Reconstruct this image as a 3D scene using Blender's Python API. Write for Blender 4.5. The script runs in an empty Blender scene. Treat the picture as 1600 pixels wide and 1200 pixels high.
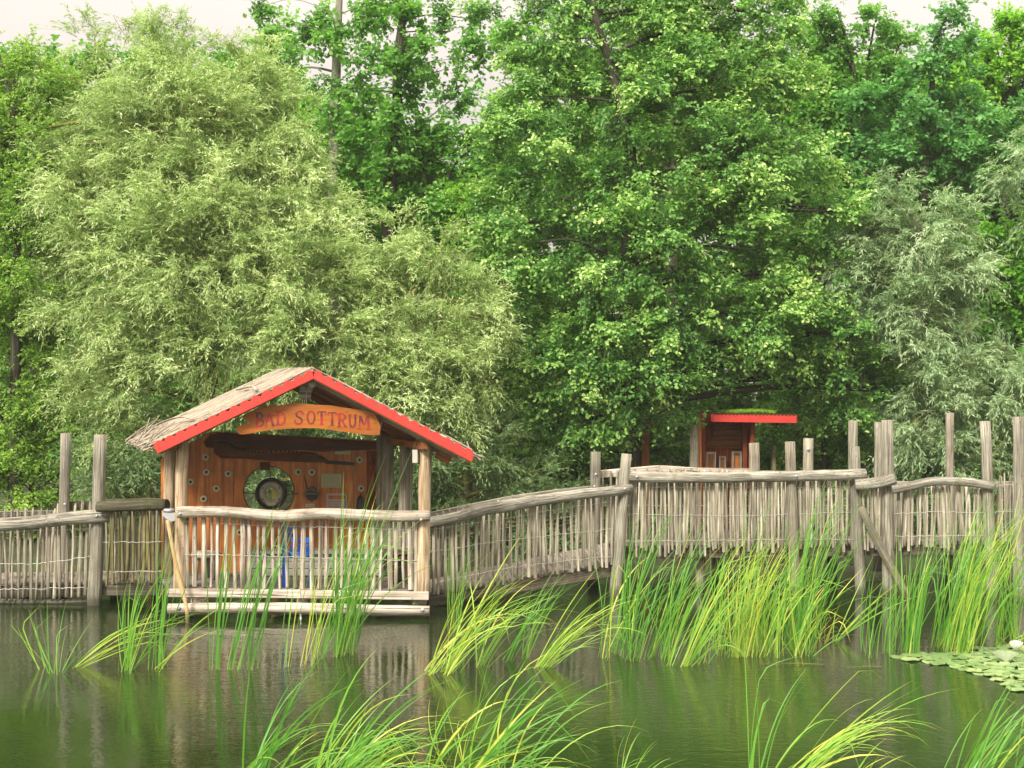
import bpy, math, random
import numpy as np
from mathutils import Vector, Matrix

random.seed(11)
RNG = np.random.default_rng(11)
C = bpy.context.scene.collection
F, HZ, CAMZ = 2240.0, 630.0, 3.0          # focal length (px of a 1600 px frame), horizon row, eye height


def at(px, py, Y):
    """a point of the place: the view ray through (px, py) met at distance Y"""
    return np.array([(px - 800.0) / F * Y, Y, CAMZ - (py - HZ) / F * Y])


def on_water(px, py):
    Y = CAMZ * F / (py - HZ)
    return np.array([(px - 800.0) / F * Y, Y, 0.0])


def nrm(v):
    v = np.asarray(v, float)
    return v / (np.linalg.norm(v, axis=-1, keepdims=True) + 1e-12)


# ------------------------------------------------------------------ object helpers
ORG = {}


def tag(o, label=None, cat=None, group=None, kind=None):
    if label: o['label'] = label
    if cat: o['category'] = cat
    if group: o['group'] = group
    if kind: o['kind'] = kind
    return o


def thing(name, label, cat, loc, group=None):
    o = bpy.data.objects.new(name, None)
    C.objects.link(o)
    o.location = [float(c) for c in loc]
    o.empty_display_size = 0.2
    ORG[o.name] = np.array(loc, float)
    return tag(o, label, cat, group)


def link(name, me, mat, parent=None, origin=None):
    o = bpy.data.objects.new(name, me)
    C.objects.link(o)
    if mat is not None and len(me.materials) == 0:
        me.materials.append(mat)
    if parent is not None:
        o.parent = parent
        ORG[o.name] = ORG[parent.name]
    elif origin is not None:
        o.location = [float(c) for c in origin]
        ORG[o.name] = np.array(origin, float)
    else:
        ORG[o.name] = np.zeros(3)
    return o


def frame(d):
    d = nrm(d)
    a = np.array([0, 0, 1.0]) if abs(d[2]) < 0.9 else np.array([0, 1.0, 0])
    x = nrm(np.cross(a, d))
    return x, np.cross(d, x), d


def spline(pts, n=8):
    pts = [np.asarray(p, float) for p in pts]
    P = [2 * pts[0] - pts[1]] + pts + [2 * pts[-1] - pts[-2]]
    out = []
    for i in range(1, len(P) - 2):
        for k in range(n):
            t = k / n
            a, b, c, d = P[i - 1], P[i], P[i + 1], P[i + 2]
            out.append(0.5 * (2 * b + (c - a) * t + (2 * a - 5 * b + 4 * c - d) * t * t + (3 * b - a - 3 * c + d) * t ** 3))
    out.append(pts[-1])
    return out


class MB:
    """collects shapes; build() links them as one mesh with a 'gc' grain coordinate (z along the grain)"""

    def __init__(self):
        self.v, self.f, self.g, self.sm = [], [], [], []
        self.off = np.array([random.uniform(-9, 9) for _ in range(3)])

    def _add(self, vs, fs, gs, smooth=False):
        n = len(self.v)
        self.v += [np.asarray(p, float) for p in vs]
        self.g += [np.asarray(p, float) + self.off for p in gs]
        self.f += [tuple(n + i for i in f) for f in fs]
        self.sm += [smooth] * len(fs)

    def regrain(self):
        self.off = np.array([random.uniform(-9, 9) for _ in range(3)])

    def box(self, c, size, ax=None, taper=0.0):
        """size along three axes; grain along the longest. ax = 3 unit axes"""
        c = np.asarray(c, float)
        s = np.asarray(size, float) / 2
        A = np.eye(3) if ax is None else np.array(ax, float)
        b = min(0.006, s.min() * 0.3)
        order = np.argsort(s)
        vs, gs = [], []
        corners = [(-1, -1, -1), (1, -1, -1), (1, 1, -1), (-1, 1, -1), (-1, -1, 1), (1, -1, 1), (1, 1, 1), (-1, 1, 1)]
        # chamfered box: three vertices a corner
        idx = {}
        for ci, k in enumerate(corners):
            for a in range(3):
                l = np.array(k, float) * (s - b)
                l[a] = k[a] * s[a]
                idx[(ci, a)] = len(vs)
                vs.append(c + A.T @ l)
                gs.append(l[order])
        fs = []
        def face(a, ids): fs.append([idx[(i, a)] for i in ids])
        face(2, (3, 2, 1, 0)); face(2, (4, 5, 6, 7))
        face(1, (0, 1, 5, 4)); face(1, (2, 3, 7, 6))
        face(0, (1, 2, 6, 5)); face(0, (3, 0, 4, 7))
        for (i, j, a1, a2) in [(0, 1, 1, 2), (1, 2, 0, 2), (2, 3, 1, 2), (3, 0, 0, 2), (4, 5, 1, 2), (5, 6, 0, 2), (6, 7, 1, 2), (7, 4, 0, 2),
                               (0, 4, 0, 1), (1, 5, 0, 1), (2, 6, 0, 1), (3, 7, 0, 1)]:
            fs.append([idx[(i, a1)], idx[(j, a1)], idx[(j, a2)], idx[(i, a2)]])
        for ci in range(8):
            fs.append([idx[(ci, 0)], idx[(ci, 1)], idx[(ci, 2)]])
        self._add(vs, fs, gs)

    def beam(self, p0, p1, w, h, up=(0, 0, 1)):
        """rectangular bar from p0 to p1, w sideways, h along up"""
        p0, p1 = np.asarray(p0, float), np.asarray(p1, float)
        d = nrm(p1 - p0)
        s = nrm(np.cross(d, up))
        u = np.cross(s, d)
        self.box((p0 + p1) / 2, (w, h, np.linalg.norm(p1 - p0)), (s, u, d))

    def tube(self, path, rad, sides=10, wob=0.0, smooth=True, point=0.0, irregular=0.0, squash=None):
        path = [np.asarray(p, float) for p in path]
        n = len(path)
        if np.isscalar(rad): rad = [rad] * n
        irr = [1 + random.uniform(-irregular, irregular) for _ in range(sides)]
        ph = [random.uniform(0, 6.28) for _ in range(4)]
        vs, fs, gs = [], [], []
        x, y, _ = frame(path[1] - path[0])
        L = 0.0
        for i in range(n):
            d = nrm(path[min(i + 1, n - 1)] - path[max(i - 1, 0)])
            x = nrm(x - d * np.dot(x, d)); y = np.cross(d, x)
            if i: L += np.linalg.norm(path[i] - path[i - 1])
            for k in range(sides):
                a = 2 * math.pi * k / sides
                r = rad[i] * irr[k] * (1 + wob * (math.sin(2 * a + ph[0] + L * 2.1) * .6 + math.sin(3 * a + ph[1] - L * 3.3) * .4 + .5 * math.sin(L * 7 + ph[2] + a)))
                cx, sy = math.cos(a), math.sin(a)
                if squash: sy *= squash
                vs.append(path[i] + (x * cx + y * sy) * r)
                gs.append((cx * r, sy * r, L))
        for i in range(n - 1):
            for k in range(sides):
                a, b = i * sides + k, i * sides + (k + 1) % sides
                fs.append((a, b, b + sides, a + sides))
        self._add(vs, fs, gs, smooth)
        m = len(self.v) - len(vs)
        # caps
        for end in (0, n - 1):
            ids = [m + end * sides + k for k in range(sides)]
            d = nrm(path[1] - path[0]) * -1 if end == 0 else nrm(path[-1] - path[-2])
            cv = path[end] + d * (point if end else 0.004)
            self.v.append(cv); self.g.append(np.array([0, 0, L if end else 0.0]) + self.off)
            ci = len(self.v) - 1
            for k in range(sides):
                a, b = ids[k], ids[(k + 1) % sides]
                self.f.append((b, a, ci) if end == 0 else (a, b, ci))
                self.sm.append(False)

    def prism(self, outline, depth, grain=0):
        """3D outline points (one plane), pushed along depth vector"""
        o = [np.asarray(p, float) for p in outline]
        d = np.asarray(depth, float)
        n = len(o)
        vs = o + [p + d for p in o]
        c = o[0]
        ex = nrm(np.array([1.0, 0, 0]))
        gs = []
        for p in vs:
            q = p - c
            gs.append((q[2], q[1], q[0]) if grain == 0 else (q[0], q[1], q[2]))
        fs = [tuple(range(n)), tuple(range(2 * n - 1, n - 1, -1))]
        for i in range(n):
            j = (i + 1) % n
            fs.append((i, i + n, j + n, j))
        self._add(vs, fs, gs)

    def lathe(self, c, axis, prof, sides=24):
        """closed profile [(r, h)...] turned round axis"""
        x, y, d = frame(axis)
        c = np.asarray(c, float)
        m = len(prof)
        vs, gs, fs = [], [], []
        for k in range(sides):
            a = 2 * math.pi * k / sides
            for r, h in prof:
                vs.append(c + (x * math.cos(a) + y * math.sin(a)) * r + d * h)
                gs.append((r * math.cos(a), r * math.sin(a), h))
        for k in range(sides):
            k2 = (k + 1) % sides
            for i in range(m):
                j = (i + 1) % m
                fs.append((k * m + i, k2 * m + i, k2 * m + j, k * m + j))
        self._add(vs, fs, gs, True)

    def ball(self, c, r, seg=8, squash=(1, 1, 1), lump=0.0):
        c = np.asarray(c, float)
        vs, gs, fs = [], [], []
        rows = seg // 2 + 1
        for i in range(rows):
            t = math.pi * i / (rows - 1)
            for k in range(seg):
                a = 2 * math.pi * k / seg
                rr = r * (1 + (random.uniform(-lump, lump) if 0 < i < rows - 1 else 0))
                p = np.array([math.sin(t) * math.cos(a), math.sin(t) * math.sin(a), math.cos(t)]) * rr * np.array(squash)
                vs.append(c + p); gs.append(p)
        for i in range(rows - 1):
            for k in range(seg):
                a, b = i * seg + k, i * seg + (k + 1) % seg
                fs.append((a, a + seg, b + seg, b))
        self._add(vs, fs, gs, True)

    def build(self, name, mat, parent=None, origin=None, label=None):
        og = ORG[parent.name] if parent is not None else (np.zeros(3) if origin is None else np.asarray(origin, float))
        me = bpy.data.meshes.new(name)
        me.from_pydata([tuple(p - og) for p in self.v], [], self.f)
        me.polygons.foreach_set('use_smooth', self.sm)
        at_ = me.attributes.new('gc', 'FLOAT_VECTOR', 'POINT')
        at_.data.foreach_set('vector', np.array(self.g, np.float32).ravel())
        me.update()
        o = link(name, me, mat, parent, origin)
        if label: o['label'] = label
        return o


def np_mesh(name, V, polys_loops, loop_tot, mat, parent, attrs=None, smooth=False):
    """fast mesh from arrays: V (n,3), loops flat, all polygons with loop_tot corners"""
    og = ORG[parent.name] if parent is not None else np.zeros(3)
    me = bpy.data.meshes.new(name)
    V = (V - og).astype(np.float32)
    nl = len(polys_loops); npoly = nl // loop_tot
    me.vertices.add(len(V)); me.vertices.foreach_set('co', V.ravel())
    me.loops.add(nl); me.loops.foreach_set('vertex_index', polys_loops.astype(np.int32))
    me.polygons.add(npoly)
    me.polygons.foreach_set('loop_start', (np.arange(npoly) * loop_tot).astype(np.int32))
    me.polygons.foreach_set('loop_total', np.full(npoly, loop_tot, np.int32))
    me.polygons.foreach_set('use_smooth', np.full(npoly, smooth))
    for k, a in (attrs or {}).items():
        if a.ndim == 2:
            me.attributes.new(k, 'FLOAT_VECTOR', 'POINT').data.foreach_set('vector', a.astype(np.float32).ravel())
        else:
            me.attributes.new(k, 'FLOAT', 'POINT').data.foreach_set('value', a.astype(np.float32))
    me.update(calc_edges=True)
    me.validate()
    return link(name, me, mat, parent)


def cones_np(p0, p1, r0, r1, sides=4):
    """many straight tapered sticks -> V, loops(quads), gc"""
    n = len(p0)
    d = nrm(p1 - p0)
    a = np.where(np.abs(d[:, 2:3]) < 0.9, np.array([[0, 0, 1.0]]), np.array([[0, 1.0, 0]]))
    x = nrm(np.cross(a, d)); y = np.cross(d, x)
    L = np.linalg.norm(p1 - p0, axis=1)
    V = np.zeros((n, 2 * sides, 3)); G = np.zeros((n, 2 * sides, 3))
    r0 = np.broadcast_to(r0, n); r1 = np.broadcast_to(r1, n)
    off = RNG.uniform(-5, 5, (n, 3))
    for k in range(sides):
        c, s = math.cos(2 * math.pi * k / sides), math.sin(2 * math.pi * k / sides)
        q = x * c + y * s
        V[:, k] = p0 + q * r0[:, None]; V[:, sides + k] = p1 + q * r1[:, None]
        G[:, k, 0] = c * r0; G[:, k, 1] = s * r0
        G[:, sides + k, 0] = c * r1; G[:, sides + k, 1] = s * r1; G[:, sides + k, 2] = L
    G += off[:, None, :]
    base = (np.arange(n) * 2 * sides)[:, None, None]
    q = np.array([[k, (k + 1) % sides, sides + (k + 1) % sides, sides + k] for k in range(sides)])[None]
    return V.reshape(-1, 3), (base + q).reshape(-1), G.reshape(-1, 3)


# ------------------------------------------------------------------ materials
def new_mat(name):
    m = bpy.data.materials.new(name); m.use_nodes = True
    nt = m.node_tree
    for n in list(nt.nodes): nt.nodes.remove(n)
    out = nt.nodes.new('ShaderNodeOutputMaterial')
    return m, nt, out


def N(nt, t, **kw):
    n = nt.nodes.new(t)
    for k, v in kw.items():
        if k in n.inputs: n.inputs[k].default_value = v
        else: setattr(n, k, v)
    return n


def ramp(nt, stops, interp='LINEAR'):
    r = nt.nodes.new('ShaderNodeValToRGB')
    r.color_ramp.interpolation = interp
    e = r.color_ramp.elements
    while len(e) < len(stops): e.new(0.5)
    for el, (p, c) in zip(e, stops):
        el.position = p; el.color = (*c, 1)
    return r


def mixc(nt, fac, a, b, mode='MIX'):
    m = nt.nodes.new('ShaderNodeMix'); m.data_type = 'RGBA'; m.blend_type = mode
    for sock, val in ((m.inputs[0], fac), (m.inputs[6], a), (m.inputs[7], b)):
        if isinstance(val, bpy.types.NodeSocket): nt.links.new(val, sock)
        elif isinstance(val, (int, float)): sock.default_value = val
        else: sock.default_value = (*val, 1)
    return m.outputs[2]


def mathn(nt, op, a, b=None, clamp=False):
    m = nt.nodes.new('ShaderNodeMath'); m.operation = op; m.use_clamp = clamp
    for i, val in enumerate((a, b)):
        if val is None: continue
        if isinstance(val, bpy.types.NodeSocket): nt.links.new(val, m.inputs[i])
        else: m.inputs[i].default_value = val
    return m.outputs[0]


def wood(name, dark, mid, light, grain=40.0, rough=0.85, moss=0.0, moss_col=(0.05, 0.075, 0.02), crack=0.5, vary=0.3, bump=0.5, sheen=0.2, stain=0.35):
    m, nt, out = new_mat(name); L = nt.links.new
    a = N(nt, 'ShaderNodeAttribute', attribute_name='gc')
    mp = N(nt, 'ShaderNodeMapping'); mp.inputs['Scale'].default_value = (grain * 2.2, grain * 2.2, 1.6)
    L(a.outputs['Vector'], mp.inputs['Vector'])
    n1 = N(nt, 'ShaderNodeTexNoise', Scale=1.0, Detail=6.0, Roughness=0.62); L(mp.outputs[0], n1.inputs['Vector'])
    mp2 = N(nt, 'ShaderNodeMapping'); mp2.inputs['Scale'].default_value = (grain * 3.2, grain * 3.2, 0.9)
    L(a.outputs['Vector'], mp2.inputs['Vector'])
    n2 = N(nt, 'ShaderNodeTexNoise', Scale=1.0, Detail=3.0, Roughness=0.5); L(mp2.outputs[0], n2.inputs['Vector'])
    n3 = N(nt, 'ShaderNodeTexNoise', Scale=3.1, Detail=4.0, Roughness=0.6); L(a.outputs['Vector'], n3.inputs['Vector'])
    col = ramp(nt, [(0.32, dark), (0.5, mid), (0.68, light)]); L(n1.outputs['Fac'], col.inputs[0])
    ck = ramp(nt, [(0.33, (1, 1, 1)), (0.42, (0, 0, 0))]); L(n2.outputs['Fac'], ck.inputs[0])
    c = mixc(nt, mathn(nt, 'MULTIPLY', ck.outputs[0], crack), col.outputs[0], tuple(x * 0.3 for x in dark))
    st = ramp(nt, [(0.35, (0, 0, 0)), (0.65, (1, 1, 1))]); L(n3.outputs['Fac'], st.inputs[0])
    c = mixc(nt, mathn(nt, 'MULTIPLY', st.outputs[0], stain), c, tuple(x * 0.75 for x in dark))
    mk = N(nt, 'ShaderNodeMapping'); mk.inputs['Scale'].default_value = (9, 9, 4.5)
    L(a.outputs['Vector'], mk.inputs['Vector'])
    vk = N(nt, 'ShaderNodeTexVoronoi', Scale=1.0); L(mk.outputs[0], vk.inputs['Vector'])
    kr_ = ramp(nt, [(0.05, (1, 1, 1)), (0.13, (0, 0, 0))]); L(vk.outputs['Distance'], kr_.inputs[0])
    c = mixc(nt, mathn(nt, 'MULTIPLY', kr_.outputs[0], 0.6), c, tuple(x * 0.4 for x in dark))
    oi = N(nt, 'ShaderNodeObjectInfo')
    hsv = N(nt, 'ShaderNodeHueSaturation')
    L(c, hsv.inputs['Color'])
    L(mathn(nt, 'ADD', mathn(nt, 'MULTIPLY', oi.outputs['Random'], vary), 1 - vary / 2), hsv.inputs['Value'])
    c = hsv.outputs[0]
    if moss > 0:
        n4 = N(nt, 'ShaderNodeTexNoise', Scale=4.5, Detail=5.0, Roughness=0.65); L(a.outputs['Vector'], n4.inputs['Vector'])
        mr = ramp(nt, [(0.62 - moss * 0.4, (0, 0, 0)), (0.78 - moss * 0.3, (1, 1, 1))]); L(n4.outputs['Fac'], mr.inputs[0])
        c = mixc(nt, mathn(nt, 'MULTIPLY', mr.outputs[0], 0.85), c, moss_col)
    ge = N(nt, 'ShaderNodeNewGeometry'); sp = N(nt, 'ShaderNodeSeparateXYZ'); L(ge.outputs['Position'], sp.inputs[0])
    wet = ramp(nt, [(0.0, (1, 1, 1)), (0.09, (0.75,) * 3), (0.17, (0, 0, 0))])
    L(mathn(nt, 'ADD', sp.outputs['Z'], mathn(nt, 'MULTIPLY', mathn(nt, 'SUBTRACT', n3.outputs['Fac'], 0.5), 0.10)), wet.inputs[0])
    c = mixc(nt, mathn(nt, 'MULTIPLY', wet.outputs[0], 0.8), c, (0.035, 0.036, 0.018))
    b = N(nt, 'ShaderNodeBsdfPrincipled', Roughness=rough)
    b.inputs['Specular IOR Level'].default_value = sheen
    L(c, b.inputs['Base Color'])
    bp = N(nt, 'ShaderNodeBump', Strength=bump, Distance=0.012)
    L(mathn(nt, 'SUBTRACT', n1.outputs['Fac'], mathn(nt, 'MULTIPLY', ck.outputs[0], 0.6)), bp.inputs['Height'])
    L(bp.outputs[0], b.inputs['Normal']); L(b.outputs[0], out.inputs[0])
    return m


def paint(name, col, rough=0.45, var=0.15, wear=None, scale=6.0, spec=0.4, metal=0.0):
    m, nt, out = new_mat(name); L = nt.links.new
    tc = N(nt, 'ShaderNodeTexCoord')
    n = N(nt, 'ShaderNodeTexNoise', Scale=scale, Detail=6.0, Roughness=0.65); L(tc.outputs['Object'], n.inputs['Vector'])
    r = ramp(nt, [(0.3, tuple(x * (1 - var) for x in col)), (0.7, tuple(min(1, x * (1 + var)) for x in col))]); L(n.outputs['Fac'], r.inputs[0])
    c = r.outputs[0]
    if wear:
        n2 = N(nt, 'ShaderNodeTexNoise', Scale=scale * 4, Detail=5.0, Roughness=0.7); L(tc.outputs['Object'], n2.inputs['Vector'])
        w = ramp(nt, [(0.60, (0, 0, 0)), (0.68, (1, 1, 1))]); L(n2.outputs['Fac'], w.inputs[0])
        c = mixc(nt, mathn(nt, 'MULTIPLY', w.outputs[0], 0.6), c, wear)
    b = N(nt, 'ShaderNodeBsdfPrincipled', Roughness=rough, Metallic=metal)
    b.inputs['Specular IOR Level'].default_value = spec
    L(c, b.inputs['Base Color'])
    bp = N(nt, 'ShaderNodeBump', Strength=0.25, Distance=0.004); L(n.outputs['Fac'], bp.inputs['Height']); L(bp.outputs[0], b.inputs['Normal'])
    L(b.outputs[0], out.inputs[0])
    return m


def leafmat(name, stops, trans=0.35, rough=0.45, spec=0.35, tipbrown=False):
    m, nt, out = new_mat(name); L = nt.links.new
    a = N(nt, 'ShaderNodeAttribute', attribute_name='v')
    r = ramp(nt, stops); L(a.outputs['Fac'], r.inputs[0])
    c = r.outputs[0]
    if tipbrown:
        t = N(nt, 'ShaderNodeAttribute', attribute_name='t')
        tr = ramp(nt, [(0.90, (0, 0, 0)), (0.98, (1, 1, 1))]); L(t.outputs['Fac'], tr.inputs[0])
        c = mixc(nt, mathn(nt, 'MULTIPLY', tr.outputs[0], 0.8), c, (0.42, 0.27, 0.12))
        b0 = ramp(nt, [(0.0, (1, 1, 1)), (0.12, (0, 0, 0))]); L(t.outputs['Fac'], b0.inputs[0])
        c = mixc(nt, mathn(nt, 'MULTIPLY', b0.outputs[0], 0.35), c, (0.30, 0.33, 0.08))
    b = N(nt, 'ShaderNodeBsdfPrincipled', Roughness=rough)
    b.inputs['Specular IOR Level'].default_value = spec
    L(c, b.inputs['Base Color'])
    tl = N(nt, 'ShaderNodeBsdfTranslucent')
    L(mixc(nt, 1.0, c, (1.35, 1.7, 1.0), 'MULTIPLY'), tl.inputs['Color'])
    mx = N(nt, 'ShaderNodeMixShader', Fac=trans)
    L(b.outputs[0], mx.inputs[1]); L(tl.outputs[0], mx.inputs[2]); L(mx.outputs[0], out.inputs[0])
    return m


M = {}
M['grey'] = wood('weathered_grey_wood', (0.0931, 0.0837, 0.0626), (0.2588, 0.2442, 0.1912), (0.4780, 0.4615, 0.3731), crack=0.6, bump=0.8)
M['grey_warm'] = wood('weathered_tan_wood', (0.1023, 0.0867, 0.0607), (0.2794, 0.2506, 0.1903), (0.4969, 0.4643, 0.3708), crack=0.55, vary=0.4, bump=0.8)
M['picket'] = wood('split_paling_wood', (0.1209, 0.1047, 0.0746), (0.3176, 0.2913, 0.2187), (0.5698, 0.5407, 0.4246), crack=0.6, vary=0.7, grain=20)
M['picket_moss'] = wood('mossy_paling_wood', (0.0813, 0.0688, 0.0325), (0.1750, 0.1525, 0.0750), (0.3000, 0.2650, 0.1475), moss=0.4, vary=0.5, moss_col=(0.075, 0.085, 0.016))
M['rail_moss'] = wood('mossy_rail_wood', (0.030, 0.028, 0.017), (0.075, 0.066, 0.043), (0.15, 0.134, 0.092), moss=0.4, moss_col=(0.035, 0.048, 0.012))
M['rail'] = wood('old_log_wood', (0.0931, 0.0845, 0.0641), (0.2841, 0.2710, 0.2205), (0.5189, 0.5102, 0.4354), crack=0.7, moss=0.12, bump=1.0, grain=27, moss_col=(0.11, 0.105, 0.05))
M['pale'] = wood('debarked_pale_log', (0.2439, 0.1646, 0.0879), (0.5062, 0.3825, 0.2461), (0.7301, 0.6115, 0.4563), crack=0.7, grain=12, bump=0.6, stain=0.3)
M['pale_grey'] = wood('debarked_grey_log', (0.1814, 0.1496, 0.1066), (0.4445, 0.3947, 0.3203), (0.6928, 0.6390, 0.5443), crack=0.9, grain=13, bump=0.8, stain=0.35)
M['deck'] = wood('grey_deck_board', (0.0732, 0.0640, 0.0506), (0.1723, 0.1562, 0.1280), (0.2738, 0.2526, 0.2152), crack=0.7, grain=12)
M['beam'] = wood('old_beam_wood', (0.0538, 0.0450, 0.0313), (0.1297, 0.1127, 0.0811), (0.2316, 0.2072, 0.1560), crack=0.7, moss=0.1)
M['orange'] = wood('orange_stained_wood', (0.2260, 0.0676, 0.0121), (0.4261, 0.1371, 0.0208), (0.5738, 0.2028, 0.0348), grain=8, crack=0.4, rough=0.5, sheen=0.35, vary=0.15, bump=0.2, stain=0.5)
M['sign'] = wood('sign_orange_wood', (0.25, 0.066, 0.005), (0.345, 0.104, 0.008), (0.40, 0.135, 0.012), grain=7, crack=0.12, rough=0.5, sheen=0.35, vary=0.0, bump=0.15, stain=0.25)
M['brown'] = wood('dark_stained_wood', (0.040, 0.013, 0.005), (0.085, 0.026, 0.009), (0.13, 0.044, 0.015), grain=8, crack=0.3, rough=0.6, bump=0.2)
M['soffit'] = wood('soffit_board_wood', (0.1294, 0.0489, 0.0173), (0.2300, 0.0863, 0.0302), (0.3163, 0.1323, 0.0531), grain=9, crack=0.4)
M['kioskred'] = wood('red_brown_stain', (0.0884, 0.0185, 0.0084), (0.1795, 0.0407, 0.0165), (0.2624, 0.0714, 0.0283), grain=9, crack=0.3)
M['red'] = paint('red_fascia_paint', (0.50, 0.034, 0.024), rough=0.55, var=0.16, wear=(0.46, 0.11, 0.075), scale=7.0)
M['blue'] = paint('blue_chair_paint', (0.020, 0.13, 0.58), rough=0.45, wear=(0.04, 0.15, 0.48))
M['white'] = paint('off_white_paint', (0.52, 0.48, 0.42), rough=0.5, var=0.06)
M['notice'] = paint('pale_green_paper', (0.38, 0.38, 0.21), rough=0.7, var=0.05)
M['ring'] = paint('cream_ring_plastic', (0.42, 0.40, 0.25), rough=0.4, var=0.06)
M['black'] = paint('black_iron', (0.018, 0.016, 0.015), rough=0.55)
M['ink'] = paint('dark_ink', (0.09, 0.09, 0.06), rough=0.8)
M['metal'] = paint('dull_steel', (0.26, 0.24, 0.18), rough=0.45, metal=0.2, spec=0.4)
M['zinc'] = paint('galvanised_zinc', (0.40, 0.42, 0.44), rough=0.4, metal=0.3, spec=0.5, wear=(0.32, 0.30, 0.27))
M['wire'] = paint('galvanised_wire', (0.50, 0.49, 0.46), rough=0.4, metal=0.5)
M['pink'] = paint('pinkish_white_paint', (0.42, 0.31, 0.29), rough=0.6, var=0.06)
M['letter'] = None
M['brace'] = wood('lichened_brace_wood', (0.0759, 0.0665, 0.0452), (0.2099, 0.1938, 0.1420), (0.3595, 0.3413, 0.2765), moss=0.3, moss_col=(0.13, 0.13, 0.03), crack=.8, bump=.8)
M['stone'] = paint('dark_stone', (0.09, 0.08, 0.07), rough=0.8, var=0.4, scale=18)
M['chest'] = wood('grey_green_board', (0.19, 0.19, 0.150), (0.265, 0.265, 0.220), (0.32, 0.32, 0.275), grain=6, crack=0.15, stain=0.2)
M['straw'] = wood('old_reed_thatch', (0.1329, 0.1108, 0.0775), (0.3386, 0.2964, 0.2274), (0.5802, 0.5278, 0.4283), grain=60, crack=0.2, vary=0.1)
M['bark'] = wood('tree_bark', (0.0365, 0.0342, 0.0239), (0.0689, 0.0648, 0.0445), (0.1134, 0.1080, 0.0770), grain=9, crack=0.6, bump=1.0)
M['bark_grey'] = wood('poplar_bark', (0.1330, 0.1235, 0.0950), (0.2375, 0.2232, 0.1757), (0.3230, 0.3040, 0.2470), grain=6, crack=0.4, bump=0.6, moss=0.15)
M['bark_willow'] = wood('willow_twig_bark', (0.11, 0.10, 0.025), (0.20, 0.185, 0.05), (0.30, 0.27, 0.08), grain=12, crack=0.3)


def letter_mat():
    m, nt, out = new_mat('sign_letter_paint'); L = nt.links.new
    tc = N(nt, 'ShaderNodeTexCoord')
    n = N(nt, 'ShaderNodeTexNoise', Scale=7.0, Detail=3.0); L(tc.outputs['Object'], n.inputs['Vector'])
    r = ramp(nt, [(0.36, (0.050, 0.006, 0.018)), (0.46, (0.15, 0.008, 0.012)), (0.58, (0.33, 0.010, 0.007))]); L(n.outputs['Fac'], r.inputs[0])
    b = N(nt, 'ShaderNodeBsdfPrincipled', Roughness=0.5); L(r.outputs[0], b.inputs['Base Color']); L(b.outputs[0], out.inputs[0])
    return m


M['letter'] = letter_mat()

# ================================================================== camera, light, sky
cam = bpy.data.objects.new('camera', bpy.data.cameras.new('camera'))
C.objects.link(cam)
cam.location = (0, 0, CAMZ); cam.rotation_euler = (math.radians(90), 0, 0)
cam.data.sensor_width = 36.0; cam.data.lens = 36.0 * F / 1600.0
cam.data.shift_y = (HZ - 600.0) / 1600.0
cam.data.clip_start = 0.1; cam.data.clip_end = 2000
bpy.context.scene.camera = cam
vs_ = bpy.context.scene.view_settings
vs_.view_transform = 'Standard'; vs_.look = 'None'; vs_.gamma = 1.0; vs_.exposure = 1.78
bpy.context.scene.cycles.diffuse_bounces = 6; vs_.use_curve_mapping = False

SUN_DIR = nrm(np.array([-0.42, -0.72, 0.64]))
sun = bpy.data.objects.new('sun', bpy.data.lights.new('sun', 'SUN'))
C.objects.link(sun)
sun.data.energy = 1.5; sun.data.angle = math.radians(12); sun.data.color = (1.0, 0.94, 0.84)
sun.rotation_euler = Vector(SUN_DIR).to_track_quat('Z', 'Y').to_euler()
sun.location = (-10, -15, 20)

W = bpy.data.worlds.new('World'); bpy.context.scene.world = W; W.use_nodes = True
nt = W.node_tree
bg = nt.nodes['Background']; bg.inputs['Strength'].default_value = 0.1
sky = nt.nodes.new('ShaderNodeTexSky'); sky.sky_type = 'NISHITA'; sky.sun_disc = False
sky.sun_elevation = math.asin(SUN_DIR[2]); sky.sun_rotation = math.atan2(SUN_DIR[0], SUN_DIR[1])
sky.dust_density = 4.0; sky.air_density = 1.0
tc = nt.nodes.new('ShaderNodeTexCoord'); sx = nt.nodes.new('ShaderNodeSeparateXYZ')
nt.links.new(tc.outputs['Generated'], sx.inputs[0])
z = mathn(nt, 'MAXIMUM', sx.outputs['Z'], 0.0)
k = mathn(nt, 'ADD', mathn(nt, 'MULTIPLY', mathn(nt, 'POWER', z, 1.6), 3.7), 0.47)   # an overcast sky is about three times brighter overhead
cn = N(nt, 'ShaderNodeTexNoise', Scale=2.2, Detail=4.0); nt.links.new(tc.outputs['Generated'], cn.inputs['Vector'])
k = mathn(nt, 'MULTIPLY', k, mathn(nt, 'ADD', mathn(nt, 'MULTIPLY', cn.outputs['Fac'], 0.14), 0.93))
vm = nt.nodes.new('ShaderNodeVectorMath'); vm.operation = 'SCALE'; vm.inputs[0].default_value = (3.60, 3.13, 2.72)
nt.links.new(k, vm.inputs['Scale'])
nt.links.new(mixc(nt, 0.90, sky.outputs[0], vm.outputs[0]), bg.inputs['Color'])


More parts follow.
